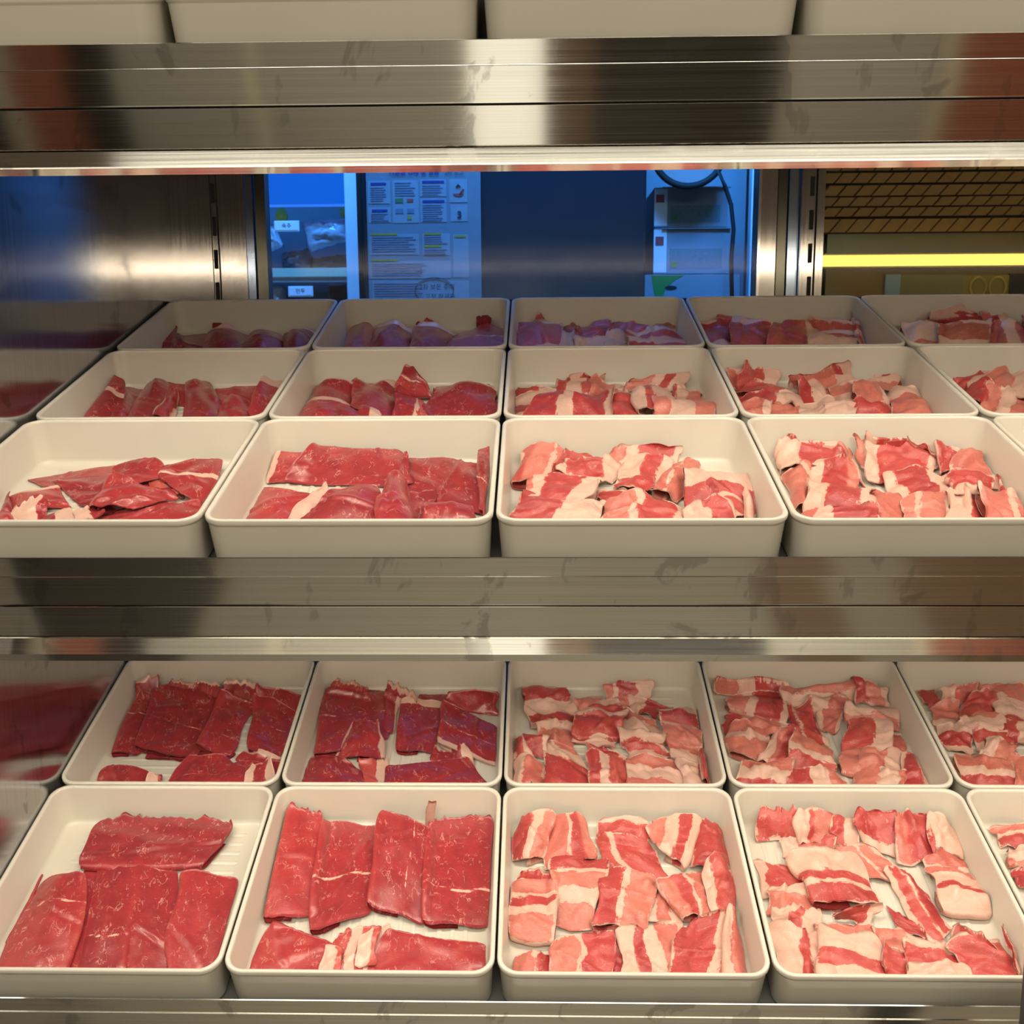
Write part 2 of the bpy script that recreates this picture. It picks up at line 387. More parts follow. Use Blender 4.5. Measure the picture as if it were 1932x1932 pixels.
def ribs_mesh(hx, hy, along_x):
    bm = bmesh.new(); A, B = (hx-.035, hy-.030) if along_x else (hy-.030, hx-.035)
    n = 15
    for i in range(n):
        c = -B+2*B*i/(n-1); pr = [(-.0030, 0), (-.0017, .0013), (.0017, .0013), (.0030, 0)]
        L0 = [(-A, 0), (-A+.004, 1), (A-.004, 1), (A, 0)]
        vs = []
        for t, hgt in L0:
            row = []
            for q, z in pr:
                x, y = (t, c+q) if along_x else (c+q, t)
                row.append(bm.verts.new((x, y, .0040+(z*hgt if z else 0))))
            vs.append(row)
        for r0, r1 in zip(vs, vs[1:]):
            for j in range(3): bm.faces.new((r0[j], r0[j+1], r1[j+1], r1[j]))
    me = bpy.data.meshes.new('tray_ribs'); bmesh.ops.recalc_face_normals(bm, faces=bm.faces); bm.to_mesh(me); bm.free()
    for p in me.polygons: p.use_smooth = True
    me.materials.append(M['tray']); return me
HX = .27/2-.0012
TM = {k: tray_mesh(HX, ROWL[k]/2-.0009) for k in (0, 1, 2)}
RM = {(k, a): ribs_mesh(HX, ROWL[k]/2, a) for k in (1, 2) for a in (True, False)}
ORD = ['leftmost', 'second', 'third', 'fourth', 'rightmost']
def tray_matrix(k, row, col):
    return shelf_matrix(k) @ Matrix.Translation(((col-2)*.27+.135, (row+.5)*ROWL[k]+.0005, NB))
def place_tray(k, row, col, what):
    rown = ['front', 'middle' if k == 1 else 'back', 'back'][row]
    colw = ORD[col] if col in (0, 4) else ORD[col]+' from left'
    if k == 0: lab = 'cream melamine tray, %s in the %s row of the top shelf' % (colw, rown)
    else: lab = 'cream tray of %s, %s in the %s row, %s shelf' % (what, colw, rown, names[k])
    e = tag(empty('serving_tray', tray_matrix(k, row, col)), lab, 'tray', 'cream trays on the %s shelf' % names[k])
    obj('shell', TM[k], None, e)
    if k: obj('floor_ribs', RM[(k, (col % 2 == 0) if row == 0 or k == 2 else True)], None, e)
    return e
for c in range(5): place_tray(0, 0, c, '')
for c in range(5): place_tray(0, 1, c, '')  # unseen row added to block the blue showing between the front trays
for k, rows in ((1, 3), (2, 2)):
    for row in range(rows):
        for c in range(5): place_tray(k, row, c, 'sliced beef' if c < 2 else 'sliced belly')
MEAT = """
T 2 0 0
f R 1 0 -76 240 77 240 63 173 -76 171 10 8 0 0
n R 0 0 -121 165 -120 155 -109 101 -121 75 0 0 0 0
l R 0 0 41 162 105 159 110 37 64 36 0 0 0 0
l R 0 0 -13 172 36 166 66 36 25 36 0 0 0 0
n R 0 0 -75 174 -50 163 15 36 -39 35 0 0 0 0
r R 0 0 -59 175 -15 177 24 36 -26 35 0 0 0 0
r R 0 9 -115 150 -64 157 -36 31 -114 30 0 0 0 0
T 2 0 1
l R 1 0 -121 240 -81 240 -68 112 -121 106 20 13 0 0
l R 0 0 -78 236 -14 240 -8 115 -68 87 0 0 0 0
l R 0 0 -8 240 50 221 52 100 -10 125 18 18 0 0
l R 1 0 48 240 121 240 121 100 54 100 2 9 0 0
n R 0 0 -112 98 -39 76 -42 29 -121 29 0 0 0 0
n |P3F2P2F3 1 0 -38 83 13 99 7 35 -33 31 0 0 0 0
n R 0 0 17 93 116 75 121 31 6 30 0 0 0 0
n |F1 0 0 48 240 57 240 52 240 41 240 44 44 4 2
n |F2P1 0 0 -45 66 -29 64 -27 38 -48 38 6 6 0 0
n |F2P1 0 0 -11 81 8 88 6 44 -13 49 6 6 0 0
T 2 0 2
n |R3F2P3 0 6 -115 240 -75 240 -88 188 -121 190 12 16 0 0
r |P5F1R2P2 0 8 -75 240 -42 240 -29 188 -83 174 12 10 0 0
n -F2R6 0 7 -21 240 35 240 31 209 -21 225 12 14 0 0
n |R2F1R6 0 4 -22 222 35 211 58 158 -6 166 0 0 0 0
r |P3F3R2F2 0 5 44 240 97 240 73 175 39 215 10 8 0 0
r |F1R8 0 7 97 240 121 233 121 174 82 182 7 0 0 0
n -R8F2 0 0 -111 161 -78 157 -77 147 -115 153 14 14 0 0
b -R3F1P3F3P4 0 7 -76 176 -17 183 -36 96 -75 103 0 0 0 0
f -P3F1R2F2P4 0 5 -121 150 -74 152 -78 74 -121 83 0 0 0 0
n |F3P3F2 1 0 28 143 48 139 63 96 25 107 0 0 0 0
l |R4F1P5 0 6 -18 165 38 157 19 93 -30 94 0 0 0 0
n |P3R3F1P5 0 4 42 148 97 169 99 114 63 106 0 0 0 0
r |F3R6 0 4 94 167 121 193 121 116 95 110 0 0 0 0
n |R8F1 0 0 -36 95 -5 88 0 36 -20 35 0 0 0 0
n |P4F1R4 0 5 -115 52 -75 59 -77 29 -117 29 0 0 0 0
l |P4F1R5 0 4 -73 72 -17 84 -20 30 -79 30 0 0 0 0
n |F3R2F3P4 0 6 -7 83 52 97 57 30 -1 29 0 0 0 0
n |R7F2P1 0 0 63 96 111 110 94 33 40 33 0 0 0 0
l |F3P6 0 5 109 107 121 106 121 31 95 31 0 0 0 0
T 2 0 3
b |R8F1 1 0 -100 240 -59 240 -56 218 -104 224 23 22 0 0
n |F3R1P4F1 0 5 -59 240 -13 240 -25 211 -60 213 19 21 0 0
n |R4F5 0 7 -14 240 13 240 8 205 -27 203 15 16 0 0
n -R8F3 0 0 11 238 55 240 49 198 13 218 26 32 0 0
n |P3R6 0 4 56 240 97 240 91 190 49 187 22 20 0 0
r |R1F8 0 4 95 240 121 240 121 195 89 193 18 6 0 0
n |F3R6 0 0 -75 220 -20 216 -27 199 -77 199 0 0 0 0
n |F2R7 0 0 -113 191 -77 178 -60 145 -110 139 0 0 0 0
n -F3P7 0 5 -104 150 -57 144 -63 115 -112 118 0 0 0 0
n |P5F1P3F1 0 3 -17 201 25 208 49 163 -3 166 0 0 0 0
n |F2R3F1R3 0 4 27 170 55 171 75 96 47 84 0 0 0 0
l -F5R2F1R3 0 9 -75 190 -1 193 9 129 -62 128 0 0 0 0
n -P5F5 0 4 80 192 121 192 121 163 78 171 0 0 0 0
f -P2F3R1F4 0 9 77 176 121 168 121 114 76 116 0 0 0 0
n |R7F3 0 0 -44 107 6 121 -10 101 -40 112 12 12 0 0
n |R9 0 0 16 126 33 112 48 86 23 88 0 0 0 0
f -F2P7 0 8 -8 95 21 91 15 69 -13 69 0 0 0 0
n |F4R2F4 1 0 -109 117 -59 115 -70 93 -107 96 0 0 0 0
n -P7F3 0 5 -65 100 -13 98 -10 72 -67 86 0 0 0 0
n |F6R2F3 0 5 -113 99 -69 83 -76 30 -120 30 0 0 0 0
n -F4R3F3 0 7 -67 85 -9 70 -8 30 -77 29 0 0 0 0
n |R8F1 0 0 -6 73 20 75 11 33 -8 33 0 0 0 0
n -F2R7 0 5 21 78 65 77 76 31 11 33 0 0 0 0
n |R9 0 0 80 92 104 66 116 58 67 79 16 16 0 0
n -F1R9 0 5 66 75 121 83 121 32 71 31 0 0 0 0
n |R9F1 0 0 121 87 121 74 121 34 121 50 18 18 0 0
n |F9 0 4 17 48 67 49 69 30 7 30 0 0 0 0
T 2 0 4
n -P3F2R5 0 5 -96 239 -53 240 -66 205 -95 216 0 9 0 0
n -F8P2 0 4 -93 208 -61 206 -72 180 -97 182 0 0 0 0
n |R8F2 0 4 -97 178 -69 178 -81 151 -99 157 0 0 0 0
n |P4F3R4 0 5 -41 237 -3 226 -9 161 -69 167 0 0 0 0
T 2 1 0
n -F1R8 1 0 -119 232 -92 240 -83 216 -121 223 22 31 0 0
l R 0 0 -121 223 -87 216 -77 110 -112 106 0 0 0 0
n -F1R8 1 0 -73 239 -1 228 -4 202 -79 234 20 20 0 0
n R 0 0 -62 118 42 113 42 98 -62 99 0 0 0 0
l -R6f1R6 0 0 -92 236 -6 216 -2 101 -81 113 0 0 0 0
n -F2R8 1 0 5 240 49 230 50 205 3 220 22 18 0 0
l R 0 0 3 220 48 205 45 104 -3 118 0 0 0 0
n R 0 0 53 233 120 214 111 191 55 205 16 16 0 0
l -R5f1R6 0 0 51 213 111 191 110 104 66 115 0 0 0 0
n R 0 0 -112 87 -58 78 -45 40 -115 39 0 0 0 0
n -F3R7 0 0 61 117 113 101 114 85 55 98 0 0 0 0
n -R6f1R5 0 5 -10 100 47 97 79 37 -28 37 0 0 0 0
n R 0 4 57 92 113 89 112 38 19 37 0 0 0 0
n |F5R1 0 0 -49 64 -33 61 -29 49 -50 48 8 8 0 0
n |F2R3F2 1 0 81 73 106 77 113 52 76 49 8 8 0 0
T 2 1 1
n -F1R7 1 0 -106 233 -60 217 -60 227 -121 230 26 26 0 0
l -R5f1R7 0 0 -121 232 -39 238 -24 137 -113 101 0 0 0 0
n -F3R6 1 0 -32 236 10 202 6 202 -36 230 22 22 0 0
n |R8F2 0 0 -39 238 -15 227 -18 151 -28 156 0 0 0 0
n R 0 0 9 233 50 235 49 205 8 210 0 0 0 0
l -F1R9 0 0 -13 210 47 210 39 111 -7 114 0 0 0 0
n R 0 0 55 221 119 220 121 185 52 205 18 18 0 0
l -R5f1R4F1 0 0 49 205 121 161 121 89 47 126 0 0 0 0
r |F1R8F1 1 4 -73 155 -37 153 -22 98 -88 98 0 0 0 0
n |R7F2 1 0 41 115 83 117 97 84 39 99 0 0 0 0
n -R8 0 3 -121 105 -65 94 -37 44 -121 43 0 0 0 0
n |P5F4 1 0 -53 92 -18 97 -11 46 -40 46 0 0 0 0
n R 0 6 -13 86 84 98 121 43 -11 42 0 0 0 0
T 2 1 2
b -F2R5F3 0 7 -111 240 -59 240 -47 202 -107 199 3 0 0 0
n |P2F1R4F4 0 0 5 237 68 240 63 225 6 224 16 21 0 0
n -F2P6 0 6 -39 213 -7 221 -11 180 -43 194 0 0 0 0
n |P3F3R5 0 3 22 224 94 204 67 183 20 199 0 0 0 0
n -F4R3F3 0 5 -107 201 -44 201 -40 163 -99 162 0 0 0 0
n -F3P6 0 6 -97 164 -44 162 -47 123 -82 131 0 0 0 0
n -P4F4 0 5 26 192 66 173 71 145 16 163 0 0 0 0
n -F4R6 0 6 -7 210 17 213 25 180 -40 180 0 0 0 0
f -F2R7 0 7 -40 185 26 182 12 138 -42 141 0 0 0 0
b -F4R6 0 10 76 188 121 194 121 142 77 165 0 0 0 0
n -F2P8 0 6 75 165 121 147 121 117 75 132 0 0 0 0
n |R8F2 0 8 -113 142 -80 130 -82 105 -111 112 0 0 0 0
n -F8P2 0 0 -41 144 9 136 5 123 -43 130 0 0 0 0
n |P3R4F2 0 0 -25 128 20 104 25 83 -26 99 0 0 0 0
n |R4F5 0 7 -121 128 -112 120 -83 80 -121 86 0 0 0 0
b -F7R2 0 13 16 149 76 132 61 117 19 122 0 0 0 0
n -R3F7 0 7 24 121 76 114 69 92 28 92 0 0 0 0
n -P4F6 0 6 81 129 121 110 120 86 81 102 0 0 0 0
l |F3P5F1 0 8 -121 86 -84 81 -86 43 -121 42 0 0 0 0
n -P1F2R6F1 0 9 -80 122 -42 107 -26 42 -82 42 0 0 0 0
l |R3F2R5 0 9 -27 97 23 86 21 42 -26 42 0 0 0 0
n -P3F4P3 0 8 25 94 86 89 90 44 21 43 0 0 0 0
n |F8R1 0 9 88 93 114 79 116 43 90 45 0 0 0 0
r |F2R6F2 0 9 115 98 121 101 121 45 113 54 0 0 0 0
T 2 1 3
n |P4F3R5F1 0 0 -108 240 -17 240 -17 229 -106 234 26 20 0 0
n |P4F2R5F1 0 7 -94 227 -22 227 -31 174 -97 195 0 0 0 0
n |R5F5 0 0 -104 189 -62 200 -70 169 -113 152 0 0 0 0
n -P6F4 0 5 -17 233 80 240 77 222 -20 207 0 15 0 0
n |R4P4F2 0 0 81 240 121 226 121 208 79 213 23 20 0 0
n |F5P5 0 4 16 215 68 215 57 190 11 194 0 0 0 0
n |R3F1R5F1 0 4 -22 197 13 204 17 130 -19 139 0 0 0 0
n |F2P6F2 0 0 21 190 59 197 38 159 15 152 0 0 0 0
b -F6P4 0 8 61 196 121 195 121 157 54 170 0 0 0 0
n |P8 0 0 106 159 121 143 115 109 92 112 0 0 0 0
n |P6F2R2 0 5 -75 169 -21 162 -23 139 -56 142 0 0 0 0
l -P3F2P5 0 5 -105 158 -52 158 -72 94 -114 109 0 0 0 0
b |R6F4 0 8 55 167 106 160 91 107 36 109 0 0 0 0
n |F3P2R5 0 6 -49 144 -20 145 -40 84 -79 90 0 0 0 0
b -P4F2R4 0 6 -20 138 18 109 7 68 -47 84 0 0 0 0
n |P8F2 0 4 32 111 72 111 52 71 22 74 0 0 0 0
n |P5F5 0 6 56 100 108 103 86 46 33 46 0 0 0 0
n -P3F4R3 0 6 -101 87 -41 81 -53 42 -115 42 0 0 0 0
n |R4F3P3 0 5 -42 76 15 70 28 43 -53 43 0 0 0 0
r |F2R6F2 0 9 106 98 121 95 121 44 85 44 0 0 0 0
n |F6P2 0 8 64 68 100 65 88 42 50 42 0 0 0 0
T 2 1 4
n |R7F3 0 5 -99 237 -70 237 -73 208 -91 208 0 0 0 0
n |F4P6 0 0 -76 216 -23 237 -30 212 -72 215 22 22 0 0
n -P5F5 0 6 -20 240 53 240 33 186 -7 211 12 9 0 0
n |R9 0 7 -43 210 3 225 -10 179 -59 178 0 0 0 0
n -P7F3 0 0 -92 204 -51 212 -60 173 -94 170 0 0 0 0
n -F5R5 0 7 -8 203 31 189 21 165 -14 165 0 0 0 0
b -P2F5P3 0 7 -67 175 -15 179 -20 138 -63 138 0 0 0 0
n -F4R4F2 0 6 -97 165 -62 159 -66 113 -98 118 0 0 0 0
n |R5F5 0 5 -11 166 29 167 15 133 -22 133 0 0 0 0
n -R6F4 0 5 -58 146 -18 143 -36 114 -61 120 0 0 0 0
n |F5P5 0 6 -48 126 -13 123 -34 92 -71 88 0 0 0 0
n -P4F2R4 0 6 -96 100 -34 88 -45 41 -107 41 0 0 0 0
n |P6F2 0 5 -28 101 3 102 -20 42 -42 42 0 0 0 0
n |P4F2P4 0 5 60 230 101 219 76 140 21 133 0 0 0 0
n |P4F2R4 0 5 18 127 80 127 54 45 -15 45 0 0 0 0
T 1 0 0
n -R6f1R3 0 0 -118 200 -23 240 -6 181 -79 175 0 0 0 0
n R 0 0 -84 189 -31 207 -19 131 -44 141 0 0 0 0
l -R5F1R6 0 0 31 200 92 233 91 133 40 177 8 8 0 0
r R 0 0 -21 210 20 219 35 188 -20 157 10 10 0 0
n R 0 7 1 109 86 141 105 63 -12 64 0 0 0 0
n |P9 0 6 15 195 30 195 63 149 29 163 0 0 0 0
l R 0 7 -16 176 67 141 30 106 -18 116 0 0 0 0
n -F1R8 0 6 -120 154 -78 174 -44 130 -100 108 0 0 0 0
n R 0 6 -121 154 -112 140 -72 68 -102 68 0 0 0 0
n |F7R2 1 4 -94 113 -70 136 -59 94 -86 79 0 0 0 0
n |R4F5 0 6 -59 95 -41 127 -12 65 -53 65 0 0 0 0
n |F6R4 1 5 -33 112 -12 118 2 104 -22 87 0 0 0 0
n |P2R4F1 0 5 -110 97 -85 93 -67 66 -96 67 0 0 0 0
T 1 0 1
n |F1R7 0 0 -121 240 -76 240 -85 190 -121 190 15 13 0 0
n R 0 0 30 228 109 214 117 110 34 168 12 12 0 0
n R 0 0 -71 240 18 240 37 177 -101 190 20 17 0 0
r R 0 0 107 218 121 224 121 88 116 121 18 18 0 0
n R 0 0 37 160 67 156 62 96 43 103 0 0 0 0
n R 0 6 -121 174 -61 149 -71 61 -121 62 0 0 0 0
n |F4R2 1 5 -64 167 -32 151 -59 94 -77 87 0 0 0 0
b -F1R8 0 12 -38 146 2 168 18 54 -55 54 0 0 0 0
l R 0 12 11 176 34 174 60 57 16 54 0 0 0 0
b R 0 12 63 122 104 110 121 54 62 54 0 0 0 0
T 1 0 2
n |R2P4F1P2 0 7 -107 240 -64 240 -81 175 -119 175 8 14 0 0
n |R7F3 0 5 -64 240 -17 235 -24 209 -74 186 10 0 0 0
n |P2F2R5F2 0 0 -4 240 65 240 55 223 -14 224 20 19 0 0
n |F1R6F3 0 6 -61 218 -3 218 -13 182 -70 188 0 0 0 0
l |P3F1P5 0 5 57 214 85 221 53 137 26 156 0 0 0 0
n |F4R3F2 0 8 8 231 54 224 27 153 -12 173 0 0 0 0
n -F1R8 0 6 -30 157 15 147 9 106 -22 106 0 0 0 0
n -R9 0 0 -4 181 30 175 22 151 -11 155 0 0 0 0
f |P1F2R5F3 0 7 -102 181 -24 178 -52 123 -107 101 0 0 0 0
n |R6F2 0 0 -53 140 -30 124 -19 91 -55 95 0 0 0 0
b |R5F5 0 10 -105 133 -32 101 -46 62 -121 63 0 0 0 0
n |P3F1R4F2 0 8 -17 118 54 114 53 64 -32 65 0 0 0 0
b -F5R4 0 18 64 176 121 175 121 98 57 113 0 0 0 0
n -R5F2R3F1 0 8 72 144 118 132 108 95 71 96 0 0 0 0
n |F5R5 0 8 55 103 89 106 109 64 51 64 0 0 0 0
n |F8P1 0 7 116 138 121 138 121 65 108 65 0 0 0 0
T 1 0 3
l |F5P4 0 0 -96 240 -80 240 -82 230 -98 230 22 21 0 0
b |R6F3 0 0 -82 240 -30 240 -29 234 -86 240 20 18 0 1
n |P6F1 0 4 -31 240 -12 240 -18 171 -28 220 13 7 0 0
n |F3R7 0 6 -88 240 -24 235 -31 210 -98 202 2 0 0 0
n |P9 0 6 -98 195 -69 204 -91 116 -103 116 0 0 0 0
n |F3R4P2 0 6 -73 208 -19 213 -30 161 -79 154 0 0 0 0
n |P3F2 0 0 -11 240 2 240 0 198 -10 225 24 22 0 0
b |F3R7 0 0 2 240 43 240 45 240 4 240 23 22 6 1
n |F3P7 0 0 47 240 73 224 78 240 51 240 25 16 0 9
n |F2R7F1 0 6 5 240 79 240 55 182 -9 183 12 0 0 0
n |R4F4P2 0 6 80 240 121 240 121 216 73 193 5 5 0 0
b -P7F3 0 7 102 227 121 226 121 166 76 181 0 0 0 0
n |F2R5F3 0 7 8 185 72 192 59 133 14 124 0 0 0 0
l -R6F4 0 8 72 174 114 172 97 133 66 133 0 0 0 0
b |F3R5F2 0 8 -78 153 -22 148 -33 103 -94 104 0 0 0 0
n |F2P8 0 5 -20 153 9 144 -3 72 -39 78 0 0 0 0
n |P2F2R6 0 6 -97 98 -33 98 -39 68 -108 68 0 0 0 0
n |P3F1P5F1 0 6 10 126 55 136 37 67 -10 68 0 0 0 0
n |F6R3 1 6 60 136 83 122 74 77 34 67 0 0 0 0
n -R2F3R5 0 8 121 164 121 175 121 133 110 133 0 0 0 0
b |P7F2P1 0 9 86 132 121 131 106 64 68 64 0 0 0 0
T 1 1 0
l -R3F1R7 0 0 -121 218 -102 202 -75 97 -121 97 18 18 0 0
n R 0 0 -119 235 -84 229 -54 97 -84 97 0 0 0 0
n R 0 0 -66 225 -13 218 -14 170 -54 171 12 12 0 0
l R 0 6 -84 231 -53 230 -20 87 -63 88 0 0 0 0
n R 0 0 15 205 82 219 90 95 39 142 10 10 0 0
l |F1R7F1 0 8 -40 191 -25 185 -13 99 -32 104 0 0 0 0
l R 0 9 -29 240 7 224 68 82 10 82 0 0 0 0
n R 0 6 35 188 73 165 94 86 46 107 0 0 0 0
l -F2R8 0 0 81 202 103 220 105 100 83 115 14 14 0 0
T 1 1 1
n R 1 0 -105 220 -62 222 -66 203 -106 204 12 12 0 0
n R 0 0 -30 222 -6 229 -7 193 -29 193 10 10 0 0
n R 1 0 75 215 118 200 121 182 73 182 10 10 0 0
l -F1R5F1R6 0 8 -121 228 -67 215 -60 92 -118 92 0 0 0 0
l -F1R8 0 8 -65 225 -10 219 1 91 -62 139 0 0 0 0
n |R8F2 0 8 -83 149 -25 130 -18 87 -77 88 0 0 0 0
l -R4F1R6 0 0 -2 221 23 207 38 188 -8 183 28 28 0 0
b |R6F1P2 0 8 -8 189 27 165 37 86 -4 99 0 0 0 0
b -F1R8 0 9 48 219 119 196 121 84 32 123 0 0 0 0
T 1 1 2
n |R6F4 0 8 -121 221 -68 218 -77 177 -121 173 0 0 0 0
n |F4R4F2 0 0 -50 240 -5 234 -11 240 -54 240 14 14 1 3
n |P4F2R2F3 0 0 34 222 107 240 94 212 26 213 16 17 0 0
n |R3F4R3 0 7 -64 240 -15 237 -29 188 -67 188 0 0 0 0
n |P8F2 0 5 -29 225 24 229 -4 172 -34 181 0 0 0 0
n |R2F3P4 0 0 84 212 121 206 116 169 79 169 0 0 0 0
n |P4F4 0 6 -3 203 26 193 34 156 -6 156 0 0 0 0
n -F3R2F1R3 0 8 -121 178 -40 191 -18 88 -121 98 0 0 0 0
n |R9F1 0 6 -5 152 35 169 30 95 -12 95 0 0 0 0
b |R4F2R4F1 0 9 -84 157 -4 170 -9 86 -112 88 0 0 0 0
l |F3R2F5 0 13 30 189 82 193 67 122 30 114 0 0 0 0
n |P2F4P3 0 9 58 142 119 154 121 85 47 86 0 0 0 0
T 1 1 3
n |P4F4 0 0 -111 240 -83 240 -92 214 -102 214 20 23 0 0
n |R6F4 0 0 -87 240 -42 240 -52 213 -100 211 23 21 0 0
n |R8F2 0 4 -84 211 -28 206 -39 179 -102 187 0 0 0 0
n |P7R1F2 0 0 -35 188 47 240 52 240 -29 203 26 31 5 0
n |P5F5 0 5 7 240 67 240 44 190 -2 171 4 2 0 0
n |F3R7 0 0 87 236 119 239 118 218 78 218 10 10 0 0
n -F4P6 0 4 22 202 112 229 98 191 17 172 0 0 0 0
n |R6F4 0 6 -102 177 -28 169 -42 138 -111 138 0 0 0 0
n |R5F5 0 4 -21 210 0 209 3 146 -26 166 0 0 0 0
n |F5R5 0 6 94 219 121 208 117 154 81 168 0 0 0 0
n |F9 0 7 3 164 44 173 24 104 -14 99 0 0 0 0
b |P8F1 0 8 46 188 81 191 64 121 32 121 0 0 0 0
n |P5F5 0 6 -73 147 4 150 -2 100 -87 101 0 0 0 0
n |P6F2 0 6 -109 145 -69 144 -83 101 -120 102 0 0 0 0
n |R6F3 0 5 30 138 90 131 93 101 16 102 0 0 0 0
r -F3P7 0 9 89 179 121 162 121 94 72 95 0 0 0 0
T 1 1 4
n |R9 0 0 -85 219 -20 240 -30 223 -76 206 14 16 0 0
n |F5R4 0 6 -58 227 1 233 -26 172 -78 186 0 0 0 0
n |P6F4 0 7 -50 211 20 240 -12 164 -70 165 0 5 0 0
n |R8 0 5 -70 201 -53 168 -74 136 -89 162 0 0 0 0
n |P3F3P4 1 7 -62 168 -4 167 -34 96 -92 103 0 0 0 0
n |P4F2P4 0 7 29 240 68 240 18 107 -29 102 4 2 0 0
T 1 2 0
n R 0 0 -121 217 -95 156 -90 139 -120 139 18 18 0 0
n R 0 7 -115 206 -67 221 -38 45 -84 45 0 0 0 0
n R 0 0 -64 229 -36 220 -39 230 -67 231 20 20 0 0
l -F1R9 0 13 -67 213 -10 224 14 109 -46 110 0 0 0 0
l -R4f1R6 0 13 0 204 53 206 73 107 12 109 0 0 0 0
l -F1R9 0 13 57 210 103 217 111 107 73 107 0 0 0 0
T 1 2 1
n R 0 0 -58 233 -40 222 -40 235 -63 240 16 16 0 1
n R 1 0 -11 225 17 224 21 220 -16 234 18 18 0 0
n R 1 0 81 226 103 222 100 232 83 232 26 26 0 0
r R 0 10 -121 240 -84 236 -69 45 -121 45 1 0 0 0
l -F1R9 0 12 -79 239 -12 217 -10 108 -72 110 0 0 0 0
l -F1R9 0 12 -14 227 47 209 43 107 -12 108 0 0 0 0
b R 0 9 59 208 121 230 121 45 34 45 0 0 0 0
T 1 2 2
n R 0 0 -95 240 -86 238 -81 240 -98 240 24 24 5 5
n R 0 0 -4 229 33 221 34 227 -5 235 16 16 0 0
b -F2R6F2 0 12 -121 240 -60 236 -57 110 -121 111 2 0 0 0
n -R3F7 0 9 -56 240 -28 240 -35 115 -61 116 1 0 0 0
n -R6F4 0 7 -27 218 23 240 9 118 -39 119 0 0 0 0
b -R9 0 11 28 222 75 228 70 171 16 166 0 0 0 0
n -P3F4R3 0 10 76 230 121 240 121 172 67 161 0 3 0 0
n |F9 0 7 14 194 47 193 38 45 2 45 0 0 0 0
n -F3R2F3R2 0 8 46 181 121 189 119 114 42 116 0 0 0 0
T 1 2 3
n |F9 0 0 -115 239 -83 233 -80 232 -112 233 14 14 0 0
b -P2R5F1 0 0 -78 240 -9 212 -12 207 -80 237 18 14 0 0
n -R7F3 0 7 -110 240 -51 236 -73 122 -112 123 1 0 0 0
b -F2R7 0 8 -60 230 5 223 -19 119 -79 121 0 0 0 0
n -F2P2F6 0 0 23 223 51 212 51 205 20 215 12 12 0 0
n |R7F3 0 8 5 238 61 203 35 45 -41 45 0 0 0 0
b -F4R6 0 0 58 226 111 195 115 176 55 205 18 18 0 0
n |R9 0 0 121 236 121 197 121 194 119 208 16 16 0 0
n -F3R3F4 0 8 57 198 118 188 100 117 35 118 0 0 0 0
n -F1R1F1R1F1R1F1R1F1 0 0 121 226 121 226 121 131 108 149 20 20 0 0
T 1 2 4
b -R2F6R2 0 12 -66 230 -17 234 -50 116 -91 125 0 0 0 0
b -F5R4 0 0 -26 225 17 240 63 240 -25 239 24 32 8 0
n |R5F4 0 0 58 240 96 240 106 207 60 237 18 19 0 0
b -F3R4F3 0 14 -11 220 66 228 9 102 -54 103 0 0 0 0
n |R4F3R3 0 9 54 209 121 240 69 45 -1 45 0 2 0 0
n |P4F3R3 0 9 121 240 121 235 121 45 75 45 10 0 0 0
T 1 0 4
n |P4F3R3 0 6 -108 135 -68 149 -79 95 -110 89 0 0 0 0
"""
# ------------------------------------------------------------------ meat slices, millimetres inside each tray
def vnoise(rng, n=5):
    ks = rng.uniform(.6, 2.6, (n, 2)) * rng.choice([-1, 1], (n, 2)); ph = rng.uniform(0, 6.28, n); am = rng.uniform(.4, 1, n); am /= am.sum()
    return lambda u, v: sum(am[i]*np.sin(6.28*(ks[i, 0]*u+ks[i, 1]*v)*.55+ph[i]) for i in range(n))
def parse_bands(s):
    axis = 'u' if s.startswith('|') else 'v'; s = s.lstrip('|-')
    if s == 'R': return axis, []
    out = []; i = 0
    while i < len(s):
        out.append((s[i], .25 if s[i] == 'f' else float(s[i+1]))); i += 2
    tot = sum(w for _, w in out); acc = 0; r = []
    for ch, w in out: r.append((ch, acc/tot, (acc+w)/tot)); acc += w
    return axis, r
G = 2.5; NGX, NGY = 112, 108
def blur(H, n=2):
    for _ in range(n):
        P_ = np.pad(H, 1, mode='edge'); H = (P_[1:-1, 1:-1]*2+P_[:-2, 1:-1]+P_[2:, 1:-1]+P_[1:-1, :-2]+P_[1:-1, 2:])/6
    return H
def dil(H):
    P_ = np.pad(H, 1, mode='edge'); return np.maximum.reduce([P_[1:-1, 1:-1], P_[:-2, 1:-1], P_[2:, 1:-1], P_[1:-1, :-2], P_[1:-1, 2:]])
def samp(H, X, Y):
    gx = np.clip((X+140)/G, 0, NGX-1.01); gy = np.clip(Y/G, 0, NGY-1.01)
    i = gx.astype(int); j = gy.astype(int); fx = gx-i; fy = gy-j
    return H[i, j]*(1-fx)*(1-fy)+H[i+1, j]*fx*(1-fy)+H[i, j+1]*(1-fx)*fy+H[i+1, j+1]*fx*fy
